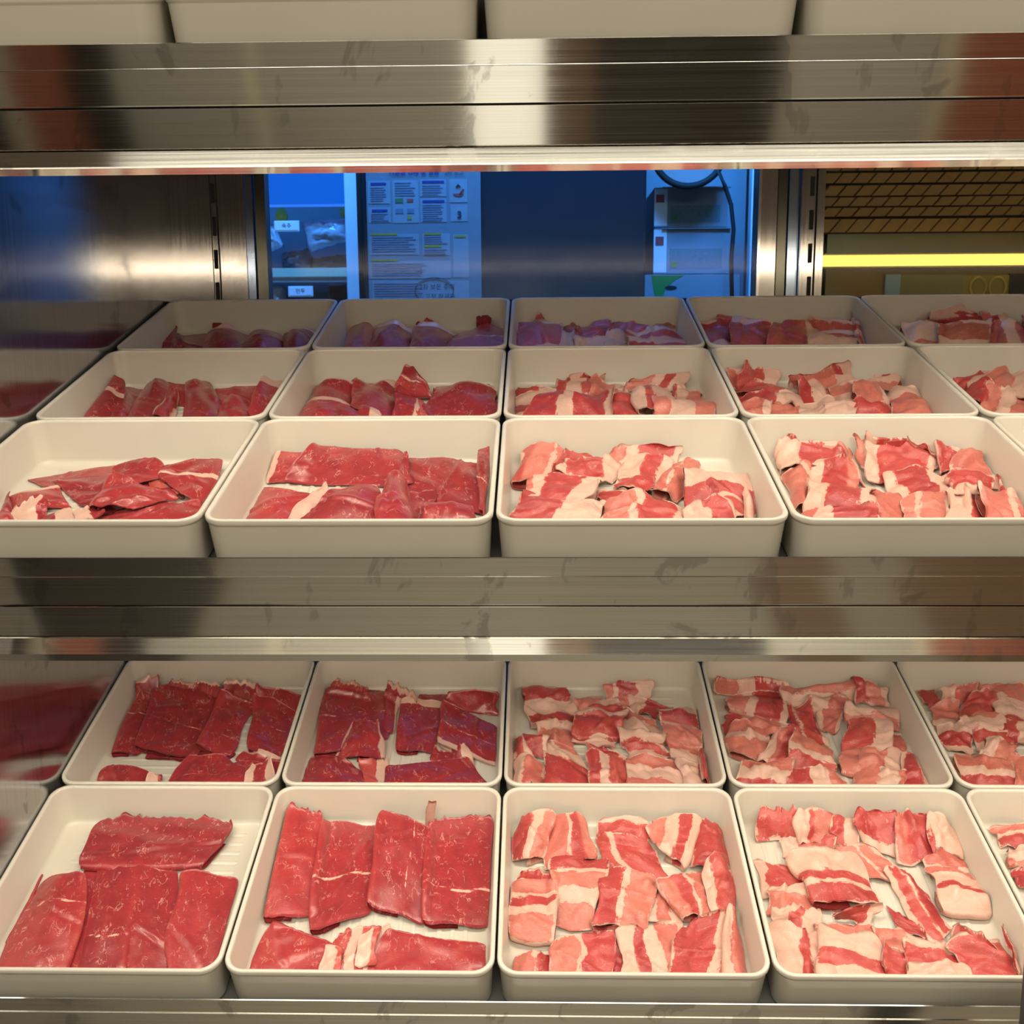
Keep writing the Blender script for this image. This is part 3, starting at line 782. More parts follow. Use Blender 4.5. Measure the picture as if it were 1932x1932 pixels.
def make_slice(kind, bands, ragged, mound, q, H, rng, beef, fine):
    C = np.array(q[:8], float).reshape(4, 2); hz = np.array(q[8:], float)
    C = C.mean(0)+(C-C.mean(0))*np.array([1.10, 1.07] if beef else [1.15, 1.13])
    if not beef and kind == 'n' and mound >= 4 and rng.random() < .45: kind = rng.choice(['l', 'r', 'b', 'f'])
    wU = .5*(np.linalg.norm(C[1]-C[0])+np.linalg.norm(C[2]-C[3])); wV = .5*(np.linalg.norm(C[3]-C[0])+np.linalg.norm(C[2]-C[1]))
    wU = max(wU, 6); wV = max(wV, 6)
    foldU = kind in 'lr'; wA = wU if (foldU or kind == 'n') else wV
    step = 2.2 if fine else 3.2
    nA = int(np.clip(wA/step, 10, 44)); nB = int(np.clip((wV if (foldU or kind == 'n') else wU)/step, 10, 44))
    r = 3.8 if beef else 3.9
    if kind == 'n':
        a = np.linspace(0, 1, nA); z = np.full(nA, .6); arch = np.sin(np.pi*a)
    else:
        rr_ = min(r/wA, .3)
        a0 = np.linspace(.55, rr_, 5)[:-1]; z0 = np.full(4, .8)
        th = np.linspace(-np.pi/2, -3*np.pi/2, 8)
        a1 = rr_+rr_*np.cos(th); z1 = .8+r+r*np.sin(th)
        a2 = np.linspace(rr_, 1, nA)[1:]; t2 = (a2-rr_)/(1-rr_); z2 = .8+2*r*(1-t2**1.6*.86)
        a = np.concatenate([a0, a1, a2]); z = np.concatenate([z0, z1, z2]); arch = np.concatenate([np.zeros(4), np.clip((th+np.pi/2)/-np.pi, 0, 1)*.12, .12*(1-t2)+np.sin(np.pi*t2**.8)])
        if kind in 'rf': a = 1-a
    b = np.linspace(0, 1, nB)
    A, B = np.meshgrid(a, b, indexing='ij'); Z = np.repeat(z[:, None], nB, 1); AR = np.repeat(arch[:, None], nB, 1)
    if foldU or kind == 'n': U, V = A, B
    else: U, V = B, A
    Uc, Vc = np.clip(U, 0, 1), np.clip(V, 0, 1)
    n1, n2, n3 = vnoise(rng), vnoise(rng), vnoise(rng, 8)
    # outline wobble
    X = (1-V)*((1-U)*C[0, 0]+U*C[1, 0])+V*((1-U)*C[3, 0]+U*C[2, 0])
    Y = (1-V)*((1-U)*C[0, 1]+U*C[1, 1])+V*((1-U)*C[3, 1]+U*C[2, 1])
    amp = (2.2 if beef else 2.8)*min(1, min(wU, wV)/26)
    edge = np.maximum(np.abs(2*Uc-1), np.abs(2*Vc-1))**3
    X = X+n1(Uc, Vc)*amp*2*edge; Y = Y+n2(Uc, Vc)*amp*2*edge
    # rounded corners
    cr = (np.abs(2*Uc-1)**6)*(np.abs(2*Vc-1)**6); mx, my = C[:, 0].mean(), C[:, 1].mean()
    X = X+(mx-X)*cr*.07; Y = Y+(my-Y)*cr*.07
    if True:
        jag = rng.normal(0, 1, nB if not (foldU or kind == 'n') else A.shape[0])
        jag = np.abs(np.convolve(jag, [.25, .5, .25], 'same'))*(5. if ragged else .9)
        back = np.exp(-Vc*wV/5.)
        J = (jag[:, None] if (foldU or kind == 'n') else jag[None, :])
        Y = Y+J*back*(1 if ragged else .8); ZJ = J*back*(.8 if ragged else 0)
        front = np.exp(-(1-Vc)*wV/3.); Y = Y-np.roll(J, 3, axis=0 if (foldU or kind == 'n') else 1)*front*(.25 if ragged else .7)
    hb = (1-V)*((1-U)*hz[0]+U*hz[1])+V*((1-U)*hz[3]+U*hz[2])
    ripple = n3(Uc*min(wU/45, 1.6), Vc*min(wV/45, 1.6))*(2.6 if beef else 4.0)*min(1, wA/30)+n1(Uc*wU/16, Vc*wV/16)*(.25 if beef else .7)
    for _ in range(1 if beef else 2):
        an = rng.uniform(0, np.pi); px, py = rng.uniform(.2, .8, 2); dl = ((Uc-px)*wU*np.cos(an)+(Vc-py)*wV*np.sin(an))
        ripple = ripple+rng.uniform(1., 2.6 if beef else 5.)*min(1, wA/24)*(np.exp(-(dl/rng.uniform(2.2, 4.2))**2)-.45*np.exp(-((dl-6)/3.5)**2))*(.35+.65*np.abs(n2(Uc, Vc)*2).clip(0, 1))
    top = np.clip(AR*1.5+.15, 0, 1) if kind != 'n' else 1
    Zp = Z+ripple*top+(mound if beef else mound+2)*AR*(.55+.45*np.sin(np.pi*np.clip(B, 0, 1)))
    if not beef:
        eb = np.minimum(np.minimum(Uc, 1-Uc)*wU, np.minimum(Vc, 1-Vc)*wV); Zp = Zp+(.4+n1(Vc*2, Uc*2))*3.4*np.exp(-eb/3.2)*top
    else:
        eb = np.minimum(Vc, 1-Vc)*wV; Zp = Zp+(n1(Vc, Uc))*.9*np.exp(-eb/3.)*top
    base = samp(H, X, Y)
    if kind != 'n': base = np.maximum(base, base)      # folded slices ride on what lies below
    ZZ_ = base+Zp+hb+ZJ
    ZZ_ = np.maximum(ZZ_, base+.5)
    # stay inside the tray walls
    lim = 124.2-np.clip(10-ZZ_, 0, 10)*.35+ZZ_*.07; X = np.clip(X, -lim, lim)
    Y = np.clip(Y, 11.5-ZZ_*.07, 246.5+ZZ_*.07)
    P_ = np.stack([X, Y, ZZ_], -1)
    dA = np.gradient(P_, axis=0); dB = np.gradient(P_, axis=1); Nn = np.cross(dA, dB); Nn /= (np.linalg.norm(Nn, axis=-1, keepdims=True)+1e-9)
    if Nn[-3:, :, 2].mean() < 0: Nn = -Nn
    th_ = 1.5 if beef else 1.9
    edgeT = np.clip(np.minimum(np.minimum(np.arange(A.shape[0]), np.arange(A.shape[0])[::-1])[:, None], np.minimum(np.arange(nB), np.arange(nB)[::-1])[None, :])/1.5, .35, 1)[..., None]
    # Nn points up on the last rows (top layer)
    TOP = P_+Nn*th_*.5*edgeT; BOT = P_-Nn*th_*.5*edgeT
    # height map update
    sel = (ZZ_+th_*.5)[A.shape[0]//2 if kind != 'n' else 0:]; sx = X[A.shape[0]//2 if kind != 'n' else 0:]; sy = Y[A.shape[0]//2 if kind != 'n' else 0:]
    Hn = np.zeros_like(H); gi = np.clip(((sx+140)/G).round().astype(int), 0, NGX-1); gj = np.clip((sy/G).round().astype(int), 0, NGY-1)
    np.maximum.at(Hn, (gi.ravel(), gj.ravel()), np.minimum(sel, base[A.shape[0]//2 if kind != 'n' else 0:]+9).ravel())
    Hn = dil(Hn); H2 = blur(np.maximum(H, Hn), 2)
    # fat field
    axis, bd = parse_bands(bands); c = Uc if axis == 'u' else Vc; o = Vc if axis == 'u' else Uc; wb = wU if axis == 'u' else wV
    wv = vnoise(rng, 4); c = c+wv(o*.9, o*.3)*min(.10, 4.5/wb)+wv(c*2+.3, o)*.025
    d = np.full(c.shape, -8.); tone = np.full(c.shape, .32 if beef else .45)+rng.uniform(-.28, .22)
    tv = {'R': .42, 'P': 1.0, 'F': .8, 'f': .6} if not beef else {'R': .35, 'P': .9, 'F': .5, 'f': .5}
    if bd:
        tone = np.zeros(c.shape); wt = np.zeros(c.shape)
        for ch, x0, x1 in bd:
            e0 = -1. if x0 < .01 else x0; e1 = 2. if x1 > .99 else x1
            dd = np.minimum(c-e0, e1-c)*wb
            g = 1/(1+np.exp(-np.clip(dd, -20, 20)*1.6)); tone += g*(tv[ch]+rng.uniform(-.2, .14)); wt += g
            if ch in 'Ff': d = np.maximum(d, np.minimum(dd, 7.9)+(.2 if ch == 'F' else (-.5 if beef else .3)))
        tone /= wt+1e-6
    if kind != 'n':
        ft = A if kind in 'lb' else 1-A; tone = tone+(.30 if beef else .12)*np.exp(-np.clip(ft, 0, 1)*wA/5.)
    if not beef:
        eb = np.minimum(np.minimum(Uc, 1-Uc)*wU, np.minimum(Vc, 1-Vc)*wV); d = np.maximum(d, (1.0+n2(Uc, Vc)*2.2)-eb)
    nAo = A.shape[0]
    idx = np.arange(nAo*nB).reshape(nAo, nB); K = nAo*nB
    verts = np.concatenate([TOP.reshape(-1, 3), BOT.reshape(-1, 3)])/1000.
    f1 = np.stack([idx[:-1, :-1], idx[1:, :-1], idx[1:, 1:], idx[:-1, 1:]], -1).reshape(-1, 4)
    f2 = f1[:, ::-1]+K
    def strip(line):
        return np.stack([line[:-1], line[1:], line[1:]+K, line[:-1]+K], -1)
    ring = np.concatenate([idx[0, :], idx[1:, -1], idx[-1, ::-1][1:], idx[::-1, 0][1:]])
    faces = np.concatenate([f1, f2, strip(ring)[:, ::-1]])
    me = bpy.data.meshes.new('meat_slice')
    me.vertices.add(len(verts)); me.vertices.foreach_set('co', verts.ravel())
    me.loops.add(faces.size); me.loops.foreach_set('vertex_index', faces.ravel())
    me.polygons.add(len(faces)); me.polygons.foreach_set('loop_start', np.arange(0, faces.size, 4)); me.polygons.foreach_set('loop_total', np.full(len(faces), 4))
    me.update(calc_edges=True); me.polygons.foreach_set('use_smooth', np.ones(len(faces), bool))
    colr = np.ones((2*K, 4), np.float32); colr[:K, 0] = colr[K:, 0] = np.clip(d.ravel()/16+.5, 0, 1); colr[:K, 1] = colr[K:, 1] = np.clip(tone.ravel(), 0, 1); colr[:, 2] = 1. if axis == 'u' else 0.
    at = me.color_attributes.new('meat', 'FLOAT_COLOR', 'POINT'); at.data.foreach_set('color', colr.ravel())
    off = rng.uniform(0, 60, 2); arc = np.concatenate([[0], np.cumsum(np.linalg.norm(np.diff(P_[:, nB//2], axis=0), axis=1))])
    ua = np.repeat(arc[:, None], nB, 1)/10; ub = B*(wV if (foldU or kind == 'n') else wU)/10
    uvp = np.stack([ua+off[0], ub+off[1]], -1) if (foldU or kind == 'n') else np.stack([ub+off[0], ua+off[1]], -1)
    uvp = np.concatenate([uvp.reshape(-1, 2), uvp.reshape(-1, 2)+.3])
    uvl = me.uv_layers.new(name='UVMap'); uvl.data.foreach_set('uv', uvp[faces.ravel()].astype(np.float32).ravel())
    me.materials.append(M['beef' if beef else 'belly']); me.validate()
    return me, H2
rng = np.random.default_rng(7)
trays = {}; cur = None
for ln in MEAT.strip().splitlines():
    a = ln.split()
    if a[0] == 'T': cur = tuple(map(int, a[1:4])); trays[cur] = []
    else: trays[cur].append((a[0], a[1], int(a[2]), int(a[3]), list(map(int, a[4:16]))))
NUM = ['first', 'second', 'third', 'fourth', 'fifth', 'sixth', 'seventh', 'eighth', 'ninth', 'tenth', 'eleventh', 'twelfth']
def look(beef, bands, kind, wU, wV):
    s = bands.lstrip('|-')
    if s == 'R': s = 'R9'
    if beef:
        if 'F' in s: l = 'fat-edged beef slice'
        elif kind in 'lrfb': l = 'folded lean beef slice'
        else: l = 'flat lean beef slice'
        return l
    fat = sum(float(s[i+1]) for i in range(0, len(s), 2) if s[i] in 'F'); pk = sum(float(s[i+1]) for i in range(0, len(s), 2) if s[i] == 'P'); rd = sum(float(s[i+1]) for i in range(0, len(s), 2) if s[i] == 'R')
    tot = fat+pk+rd
    if fat > .6*tot: return 'mostly white fatty belly slice'
    if rd > .7*tot: return 'deep red belly slice'
    if pk > .6*tot: return 'pale pink belly slice'
    return 'red-and-white striped belly slice' if rd >= pk else 'pink-and-white striped belly slice'
for key, sl in trays.items():
    k, row, col = key; H = np.full((NGX, NGY), 1.6); beef = col < 2; fine = row == 0 or k == 2
    TMx = shelf_matrix(k) @ Matrix.Translation(((col-2)*.27+.135, row*ROWL[k], NB+.0042))
    rown = ['front', 'middle' if k == 1 else 'back', 'back'][row]
    trayname = '%s %s-row tray, %s shelf' % (ORD[col], rown, names[k])
    # word each place: depth band, then order from the left
    cs = [np.array(s[4][:8], float).reshape(4, 2).mean(0) for s in sl]
    order = sorted(range(len(sl)), key=lambda i: -cs[i][1]); nb = 3 if len(sl) > 8 else (2 if len(sl) > 4 else 1)
    words_ = {}
    for bi in range(nb):
        mem = order[bi*len(sl)//nb:(bi+1)*len(sl)//nb]; mem.sort(key=lambda i: cs[i][0])
        zone = {1: ['in'], 2: ['at back of', 'at front of'], 3: ['at back of', 'midway in', 'at front of']}[nb][bi]
        for j, i in enumerate(mem):
            words_[i] = ('%s from left %s' % (NUM[j], zone)) if j else 'leftmost %s' % zone
    for i, (kind, bands, rag, mound, q) in enumerate(sl):
        if beef and bands == 'R' and kind != 'n' and rng.random() < .6: bands = ['-R3f1R6', '-R5f1R4', '-R7f1R3', '|R6f1R3'][rng.integers(4)]
        me, H = make_slice(kind, bands, rag, mound, q, H, rng, beef, fine)
        o = bpy.data.objects.new('beef_slice' if beef else 'belly_slice', me); COL.objects.link(o); o.matrix_world = TMx
        tag(o, '%s, %s %s' % (look(beef, bands, kind, 0, 0), words_[i], trayname), 'meat slice', 'slices in the %s' % trayname)
def to_mesh_obj(o):
    dg = bpy.context.evaluated_depsgraph_get(); me = bpy.data.meshes.new_from_object(o.evaluated_get(dg))
    n = bpy.data.objects.new('lettering', me); COL.objects.link(n); n.parent = o.parent; n.location = o.location; n.rotation_euler = o.rotation_euler
    cu = o.data; bpy.data.objects.remove(o); bpy.data.curves.remove(cu); n.name = 'lettering'; return n
# ------------------------------------------------------------------ kitchen seen through the back glass
M['white'] = plain('white_enamel', (.72, .74, .76), .4)
M['inside'] = plain('fridge_interior', (.10, .13, .15), .5)
M['signblue'] = emis('backlit_blue_sign', (0., .12, .68), 1.)
M['signlite'] = emis('backlit_sign_border', (.05, .24, .95), 1.)
M['paper'] = plain('label_paper', (.80, .80, .86), .5)
M['ink'] = plain('dark_ink', (.02, .025, .06), .6)
M['bag'] = plain('plastic_bag', (.40, .45, .52), .22, 0, .6, .4, 30, .6)
M['bagd'] = plain('dark_food_bag', (.06, .08, .09), .35, 0, .6, .6, 40, .6)
M['lime'] = plain('yellow_green_fruit', (.50, .52, .06), .5)
def Z(z): return z+HZ
FY = 2.6
fr_ = tag(empty('upright_fridge', loc=(-.65, FY, 0)), 'white glass-front fridge with a lit blue header, beyond the back glass at left', 'fridge')
def part(name, bm, m, par, sm=False):
    o = obj(name, bm, m, par, sm); o.matrix_parent_inverse = Matrix.Translation(par.location).inverted() if par.parent is None else Matrix(); return o
def pt(name, x0, x1, y0, y1, z0, z1, m, par, bev=0):
    lx, ly, lz = par.location if par.parent is None else (0, 0, 0)
    return obj(name, bx(x0-lx, x1-lx, y0-ly, y1-ly, z0-lz, z1-lz, bev=bev), m, par)
pt('cabinet', -1.0, -.383, FY+.45, FY+.50, .10, Z(.75), M['inside'], fr_)
pt('side_wall', -.405, -.383, FY+.02, FY+.45, .10, Z(.75), M['white'], fr_)
pt('side_wall', -1.02, -1.0, FY, FY+.45, .10, Z(.75), M['white'], fr_)
pt('base', -1.0, -.383, FY, FY+.45, .02, .12, M['white'], fr_)
pt('door_frame', -.426, -.383, FY-.03, FY+.02, .12, Z(.75), M['white'], fr_, .004)
# header sign with a curved top border
hs = pt('header', -1.0, -.427, FY-.02, FY+.03, Z(.337), Z(.60), M['signlite'], fr_)
bm = bmesh.new(); pts = [(-1.0, .337)]
pts += [(-.427, .337)]
for i in range(13):
    x = -.427-.573*i/12; t = (x+.56)/.44; pts.append((x, .424-.10*max(0, -t)**1.6*.9-.9*max(0, x+.462)**1.3*(.8)))
f0 = [bm.verts.new((x+.65, -.024, Z(z))) for x, z in pts]; bm.faces.new(f0)
r = bmesh.ops.extrude_face_region(bm, geom=bm.faces[:]); bmesh.ops.translate(bm, verts=[v for v in r['geom'] if isinstance(v, bmesh.types.BMVert)], vec=(0, .006, 0))
obj('blue_panel', bm, M['signblue'], fr_)
pt('shelf_plate', -.99, -.426, FY+.0, FY+.42, Z(.176), Z(.182), M['white'], fr_)
pt('shelf_front', -.99, -.424, FY-.012, FY+.0, Z(.165), Z(.186), emis('glow_shelf_edge', (.10, .36, .62), .8), fr_, .002)  # white shelf edge given its own blue glow
wr = pt('shelf_rim', -.99, -.430, FY-.004, FY+.0, Z(.152), Z(.164), M['navy'], fr_)
for x, z in ((-.568, .284), (-.540, .128)):
    t = tag(empty('price_tag', loc=(x, FY-.035, Z(z))), 'small white label tag %s the bright fridge shelf edge' % ('hanging above' if z > .2 else 'hanging below'), 'label')
    obj('frame', bx(-.031, .031, 0, .004, -.013, .013, bev=.0018), M['white'], t)
    obj('card', bx(-.027, .027, -.001, .001, -.0095, .0095), M['paper'], t)
    cu = bpy.data.curves.new('lettering', 'FONT'); cu.body = '숙주' if z > .2 else '만두'; cu.size = .013; cu.align_x = 'CENTER'; cu.align_y = 'CENTER'
    to = bpy.data.objects.new('lettering', cu); COL.objects.link(to); to.parent = t; to.location = (0, -.0016, 0); to.rotation_euler = (math.radians(90), 0, 0)
    cu.materials.append(M['ink']); to_mesh_obj(to)
def crumple(pts, depth, seed, name, m, label, y):
    """puffy bag: outline (x,z) pillow with creases"""
    rnd = random.Random(seed); n = 14
    (x0, z0), (x1, z1), (x2, z2), (x3, z3) = pts
    bm = bmesh.new(); g = []
    for s in (-1, 1):
        gg = []
        for i in range(n):
            rw = []
            for j in range(n):
                u, v = i/(n-1), j/(n-1)
                x = (1-v)*((1-u)*x0+u*x1)+v*((1-u)*x3+u*x2); z = (1-v)*((1-u)*z0+u*z1)+v*((1-u)*z3+u*z2)
                e = (math.sin(math.pi*u)*math.sin(math.pi*v))**.5
                ed = 1 if 0 < i < n-1 and 0 < j < n-1 else 0
                rw.append(bm.verts.new((x+rnd.uniform(-1, 1)*.0015, y+s*depth*e*(1+.35*rnd.uniform(-1, 1))*ed, Z(z)+rnd.uniform(-1, 1)*.0015)) if (s == -1 or ed) else g[0][i][j])
            gg.append(rw)
        g.append(gg)
        for i in range(n-1):
            for j in range(n-1): bm.faces.new((gg[i][j], gg[i+1][j], gg[i+1][j+1], gg[i][j+1]))
    o = obj(name, bm, m, None, True); return tag(o, label, 'bag', 'bags in the fridge')
crumple([(-.545, .300), (-.425, .312), (-.425, .255), (-.530, .228)], .02, 1, 'plastic_bag', M['bag'], 'clear crinkled plastic bag at the right of the upper fridge shelf', FY+.03)
crumple([(-.64, .300), (-.612, .296), (-.592, .240), (-.64, .226)], .015, 2, 'plastic_bag', M['bag'], 'pale plastic bag at the left edge of the upper fridge shelf', FY+.03)
crumple([(-.62, .235), (-.55, .245), (-.53, .187), (-.62, .187)], .04, 3, 'food_bag', M['bagd'], 'dark bag of food behind the label tag in the fridge', FY+.12)
crumple([(-.54, .222), (-.43, .232), (-.43, .187), (-.55, .187)], .04, 4, 'food_bag', M['bagd'], 'dark bag of food under the crinkled clear bag', FY+.12)
crumple([(-.64, .15), (-.60, .145), (-.59, .06), (-.64, .06)], .03, 5, 'plastic_bag', M['bag'], 'pale bag below the bright-edged fridge shelf at the left', FY+.05)
crumple([(-.50, .15), (-.43, .15), (-.43, .05), (-.50, .05)], .04, 6, 'food_bag', plain('purple_bag', (.12, .05, .07), .5), 'dark reddish bag below the bright-edged fridge shelf', FY+.12)
for x, z, r_ in ((-.602, .318, .016), (-.440, .325, .014)):
    bm = bmesh.new(); bmesh.ops.create_uvsphere(bm, u_segments=14, v_segments=10, radius=r_)
    for v in bm.verts: v.co.z *= 1.15+.2*(v.co.z > 0)
    o = obj('lime', bm, M['lime'], None, True); o.location = (x, FY+.06, Z(z)); tag(o, 'yellow-green fruit under the blue header, %s one' % ('left' if x < -.5 else 'right'), 'fruit')
# dark steel refrigerator with the notice on its door
SY = 2.2
M['sdoor'] = plain('dark_steel_door', (.022, .032, .048), .34, .3)
sf = tag(empty('steel_refrigerator', loc=(0, SY, 0)), 'dark steel refrigerator carrying the paper notice, behind the back glass', 'refrigerator')
obj('body', bx(-.310, .262, 0, .60, .05, 2.2, bev=.004), M['sdoor'], sf)
obj('door', bx(-.318, .265, -.03, -.003, .08, 2.15, bev=.004), M['sdoor'], sf)
obj('door_seal', bx(-.33, -.318, -.02, .0, .08, 2.15), M['gap'], sf)
po = tag(empty('notice_poster', loc=(-.190, SY-.034, Z(.208))), 'blue-tinted paper notice with boxed text and a numeral on the steel refrigerator', 'poster')
def pm(name, c, var=.1): return plain(name, c, .6, 0, .3, var, 60)
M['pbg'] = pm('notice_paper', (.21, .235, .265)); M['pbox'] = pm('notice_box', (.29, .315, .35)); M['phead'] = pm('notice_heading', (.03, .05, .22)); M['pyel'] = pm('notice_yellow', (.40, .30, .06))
M['ptext'] = pm('notice_text', (.15, .19, .27)); M['pred'] = pm('notice_red', (.45, .08, .07)); M['pgrn'] = pm('notice_green', (.10, .18, .08))
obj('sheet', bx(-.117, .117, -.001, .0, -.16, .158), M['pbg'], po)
def q(x, y):          # zoom coordinates of the notice (966 px tall crop) to metres on the sheet
    return (-.120+(x-845)*.000287, .142-(y-45)*.000306)
def flat(name, x0, y0, x1, y1, m, lay, par=None):
    a, b = q(x0, y0); c, d = q(x1, y1)
    return obj(name, bx(a, c, -.001-.0005*lay, -.0009-.0005*(lay-1), d, b), m, par or po)
for r4 in ((868, 118, 1025, 265), (868, 290, 1025, 388), (1042, 116, 1228, 392), (1240, 112, 1425, 222), (1240, 236, 1425, 388), (1448, 112, 1575, 262), (1455, 275, 1575, 385),
           (868, 462, 1225, 598), (1250, 462, 1445, 605), (868, 640, 1450, 755), (1470, 470, 1580, 750), (880, 770, 1580, 960)):
    flat('text_box', *r4, M['pbox'], 1)
for r4 in ((888, 130, 998, 146), (893, 303, 1005, 319), (1256, 121, 1412, 137), (1256, 246, 1412, 262)): flat('heading_bar', *r4, M['phead'], 2)
for r4 in ((875, 458, 1070, 472), (1262, 458, 1385, 472), (1262, 538, 1385, 552), (1480, 476, 1562, 490), (880, 627, 1072, 641)): flat('heading_bar', *r4, M['pyel'], 2)
rnd = random.Random(3)
def lines(x0, x1, y0, y1, st):
    y = y0
    while y < y1:
        flat('text_line', x0, y, x0+(x1-x0)*rnd.uniform(.7, 1), y+st*.42, M['ptext'], 2); y += st
lines(885, 1010, 160, 255, 14); lines(885, 1010, 330, 380, 14); lines(1255, 1410, 150, 215, 14); lines(1255, 1410, 275, 380, 14); lines(1060, 1210, 130, 220, 16)
lines(885, 1210, 482, 585, 15); lines(1262, 1430, 482, 530, 14); lines(885, 1330, 655, 745, 15); lines(895, 1250, 785, 950, 16); lines(1262, 1430, 565, 600, 14)
flat('picture', 1060, 232, 1118, 262, M['pgrn'], 2); flat('picture', 1145, 236, 1190, 258, M['pred'], 2); flat('picture', 1145, 345, 1175, 370, M['pyel'], 2)
flat('picture', 1062, 300, 1118, 330, M['ptext'], 2); flat('picture', 1145, 300, 1195, 330, M['ptext'], 2)
# small bowl-with-chopsticks sign
bm = bmesh.new(); cx, cz = q(1512, 205); vv = [bm.verts.new((cx+.0115*math.cos(a), -.0022, cz+.006*math.sin(a))) for a in [math.pi+math.pi*i/12 for i in range(13)]]; bm.faces.new(vv); obj('bowl_sign', bm, M['pred'], po)
obj('bowl_sign', tube([(cx+.004, -.0022, cz+.001), (cx+.0105, -.0022, cz+.009)], .0018, 6), M['pred'], po)
obj('bowl_sign', tube([(cx-.004, -.0022, cz+.013), (cx, -.0022, cz+.018), (cx+.004, -.0022, cz+.014)], .0014, 6), M['ink'], po)
def text(body, x, z, size, m, par, y=-.0025, bold=0, name='lettering'):
    cu = bpy.data.curves.new(name, 'FONT'); cu.body = body; cu.size = size; cu.align_x = 'CENTER'; cu.align_y = 'CENTER'; cu.offset = bold
    o = bpy.data.objects.new(name, cu); COL.objects.link(o); o.parent = par; o.location = (x, y, z); o.rotation_euler = (math.radians(90), 0, 0); cu.materials.append(m); return to_mesh_obj(o)
a, b = q(1200, 68); text('사용원 안내 및 설명', a, b, .0125, M['phead'], po, bold=.0003)
a, b = q(1518, 345); text('3', a, b, .020, M['ink'], po, bold=.0006)
a, b = q(1485, 75); text('2차 보고', a, b, .011, M['ink'], po)
a, b = q(1350, 815); text('2차 보온 주의', a, b, .013, M['ink'], po); a, b = q(1370, 880); text('고정 하세요', a, b, .013, M['ink'], po)
a, b = q(1330, 810)
obj('pen_loop', tube([(a+.040*math.cos(t), -.0026, b-.008+.026*math.sin(t)) for t in [2.2*math.pi*i/30+.6 for i in range(28)]], .0006, 5), M['ink'], po)
# white framed opening with boxes
pf = tag(empty('white_post', loc=(.62, 2.78, 0)), 'slim white upright at the right edge of the kitchen opening', 'post')
obj('post', bx(-.022, .008, -.02, .02, 0, 2.7, bev=.003), M['white'], pf); obj('base_plate', bx(-.035, .02, -.035, .035, 0, .01), M['white'], pf)
tag(obj('wall_partition', bx(.30, .655, 3.12, 3.15, 0, 2.75), M['navy']), kind='structure')
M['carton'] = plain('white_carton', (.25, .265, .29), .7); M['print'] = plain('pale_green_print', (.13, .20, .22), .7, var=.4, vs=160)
M['green'] = plain('green_print', (.02, .22, .03), .6); M['redp'] = plain('red_print', (.35, .05, .05), .6)
def carton(x0, x1, z0, z1, y, label, kind):
    e = tag(empty('carton', loc=((x0+x1)/2, y, Z(z0))), label, 'box', 'cartons stacked beyond the back glass')
    w = (x1-x0)/2; h = z1-z0
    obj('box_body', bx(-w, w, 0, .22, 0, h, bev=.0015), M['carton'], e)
    if kind == 'a':
        obj('printed_panel', bx(-w+.042, w-.02, -.0006, 0, .012, h*.55), M['print'], e)
        obj('print_mark', bx(-w+.046, -w+.062, -.0012, 0, .018, .030), M['green'], e)
        obj('corner_tape', bx(-w, -w+.034, -.0012, 0, .004, h-.004), M['white'], e)
        obj('red_mark', bx(-w+.004, -w+.026, -.002, 0, h*.62, h*.82), M['redp'], e)
        obj('flap', bx(-w+.02, w+.006, -.010, .0, h-.003, h), M['carton'], e)
    else:
        bm = bmesh.new(); pts = [(-w+.022, h-.002), (-w+.110, h-.002), (-w+.085, h-.014), (-w+.062, h-.034), (-w+.05, h-.07), (-w+.035, h-.07)]
        vs = [bm.verts.new((x, -.0012, z)) for x, z in pts]; bm.faces.new(vs); obj('green_leaf_print', bm, M['green'], e)
        bm = bmesh.new(); vs = [bm.verts.new((-w+.075+.016*math.cos(t), -.0016, h-.034+.0055*math.sin(t))) for t in [6.283*i/20 for i in range(20)]]; bm.faces.new(vs); obj('hand_hole', bm, M['gap'], e)  # flat black face painting the shade inside the hole
    return e
carton(.352, .553, .178, .296, 2.80, 'white carton with a pale printed panel, middle of the stack', 'a')
carton(.352, .545, .298, .40, 2.80, 'white carton with a printed panel, topmost of the stack', 'a')
carton(.322, .578, .02, .175, 2.78, 'white carton with a green corner print, bottom of the stack', 'b')
carton(.322, .578, -.16, .017, 2.79, 'plain-fronted carton under the green printed one', 'b')
stool = tag(empty('low_stand', loc=(.45, 2.90, 0)), 'dark low stand under the stacked cartons', 'stand')
obj('stand_top', bx(-.14, .14, -.13, .13, 1.26, 1.288), M['steel_dark'], stool)
for sx in (-.12, .12):
    for sy in (-.11, .11): obj('leg', bx(sx-.01, sx+.01, sy-.01, sy+.01, 0, 1.26), M['steel_dark'], stool)
# round pan lid with a thick black rim, its cord trailing down
ld = tag(empty('round_fan', loc=(.425, 2.70, Z(.470))), 'round grey disc with a thick black rim hanging in front of the cartons', 'fan')
obj('rim', tube([(.088*math.cos(t), 0, .082*math.sin(t)) for t in [6.2832*i/40 for i in range(40)]], .0085, 10, True), M['gap'], ld, True)
bm = bmesh.new(); bmesh.ops.create_circle(bm, cap_ends=True, segments=40, radius=.082, matrix=Matrix.Rotation(math.pi/2, 4, 'X')); obj('disc', bm, plain('grey_disc', (.22, .28, .30), .3), ld)
bm = bmesh.new(); bmesh.ops.create_cone(bm, cap_ends=True, segments=24, radius1=.02, radius2=.014, depth=.012, matrix=Matrix.Translation((0, -.006, 0)) @ Matrix.Rotation(math.pi/2, 4, 'X')); obj('hub', bm, M['steel_dark'], ld)
obj('hanger', tube([(0, 0, .085), (0, .0, .80)], .003, 6), M['gap'], ld)
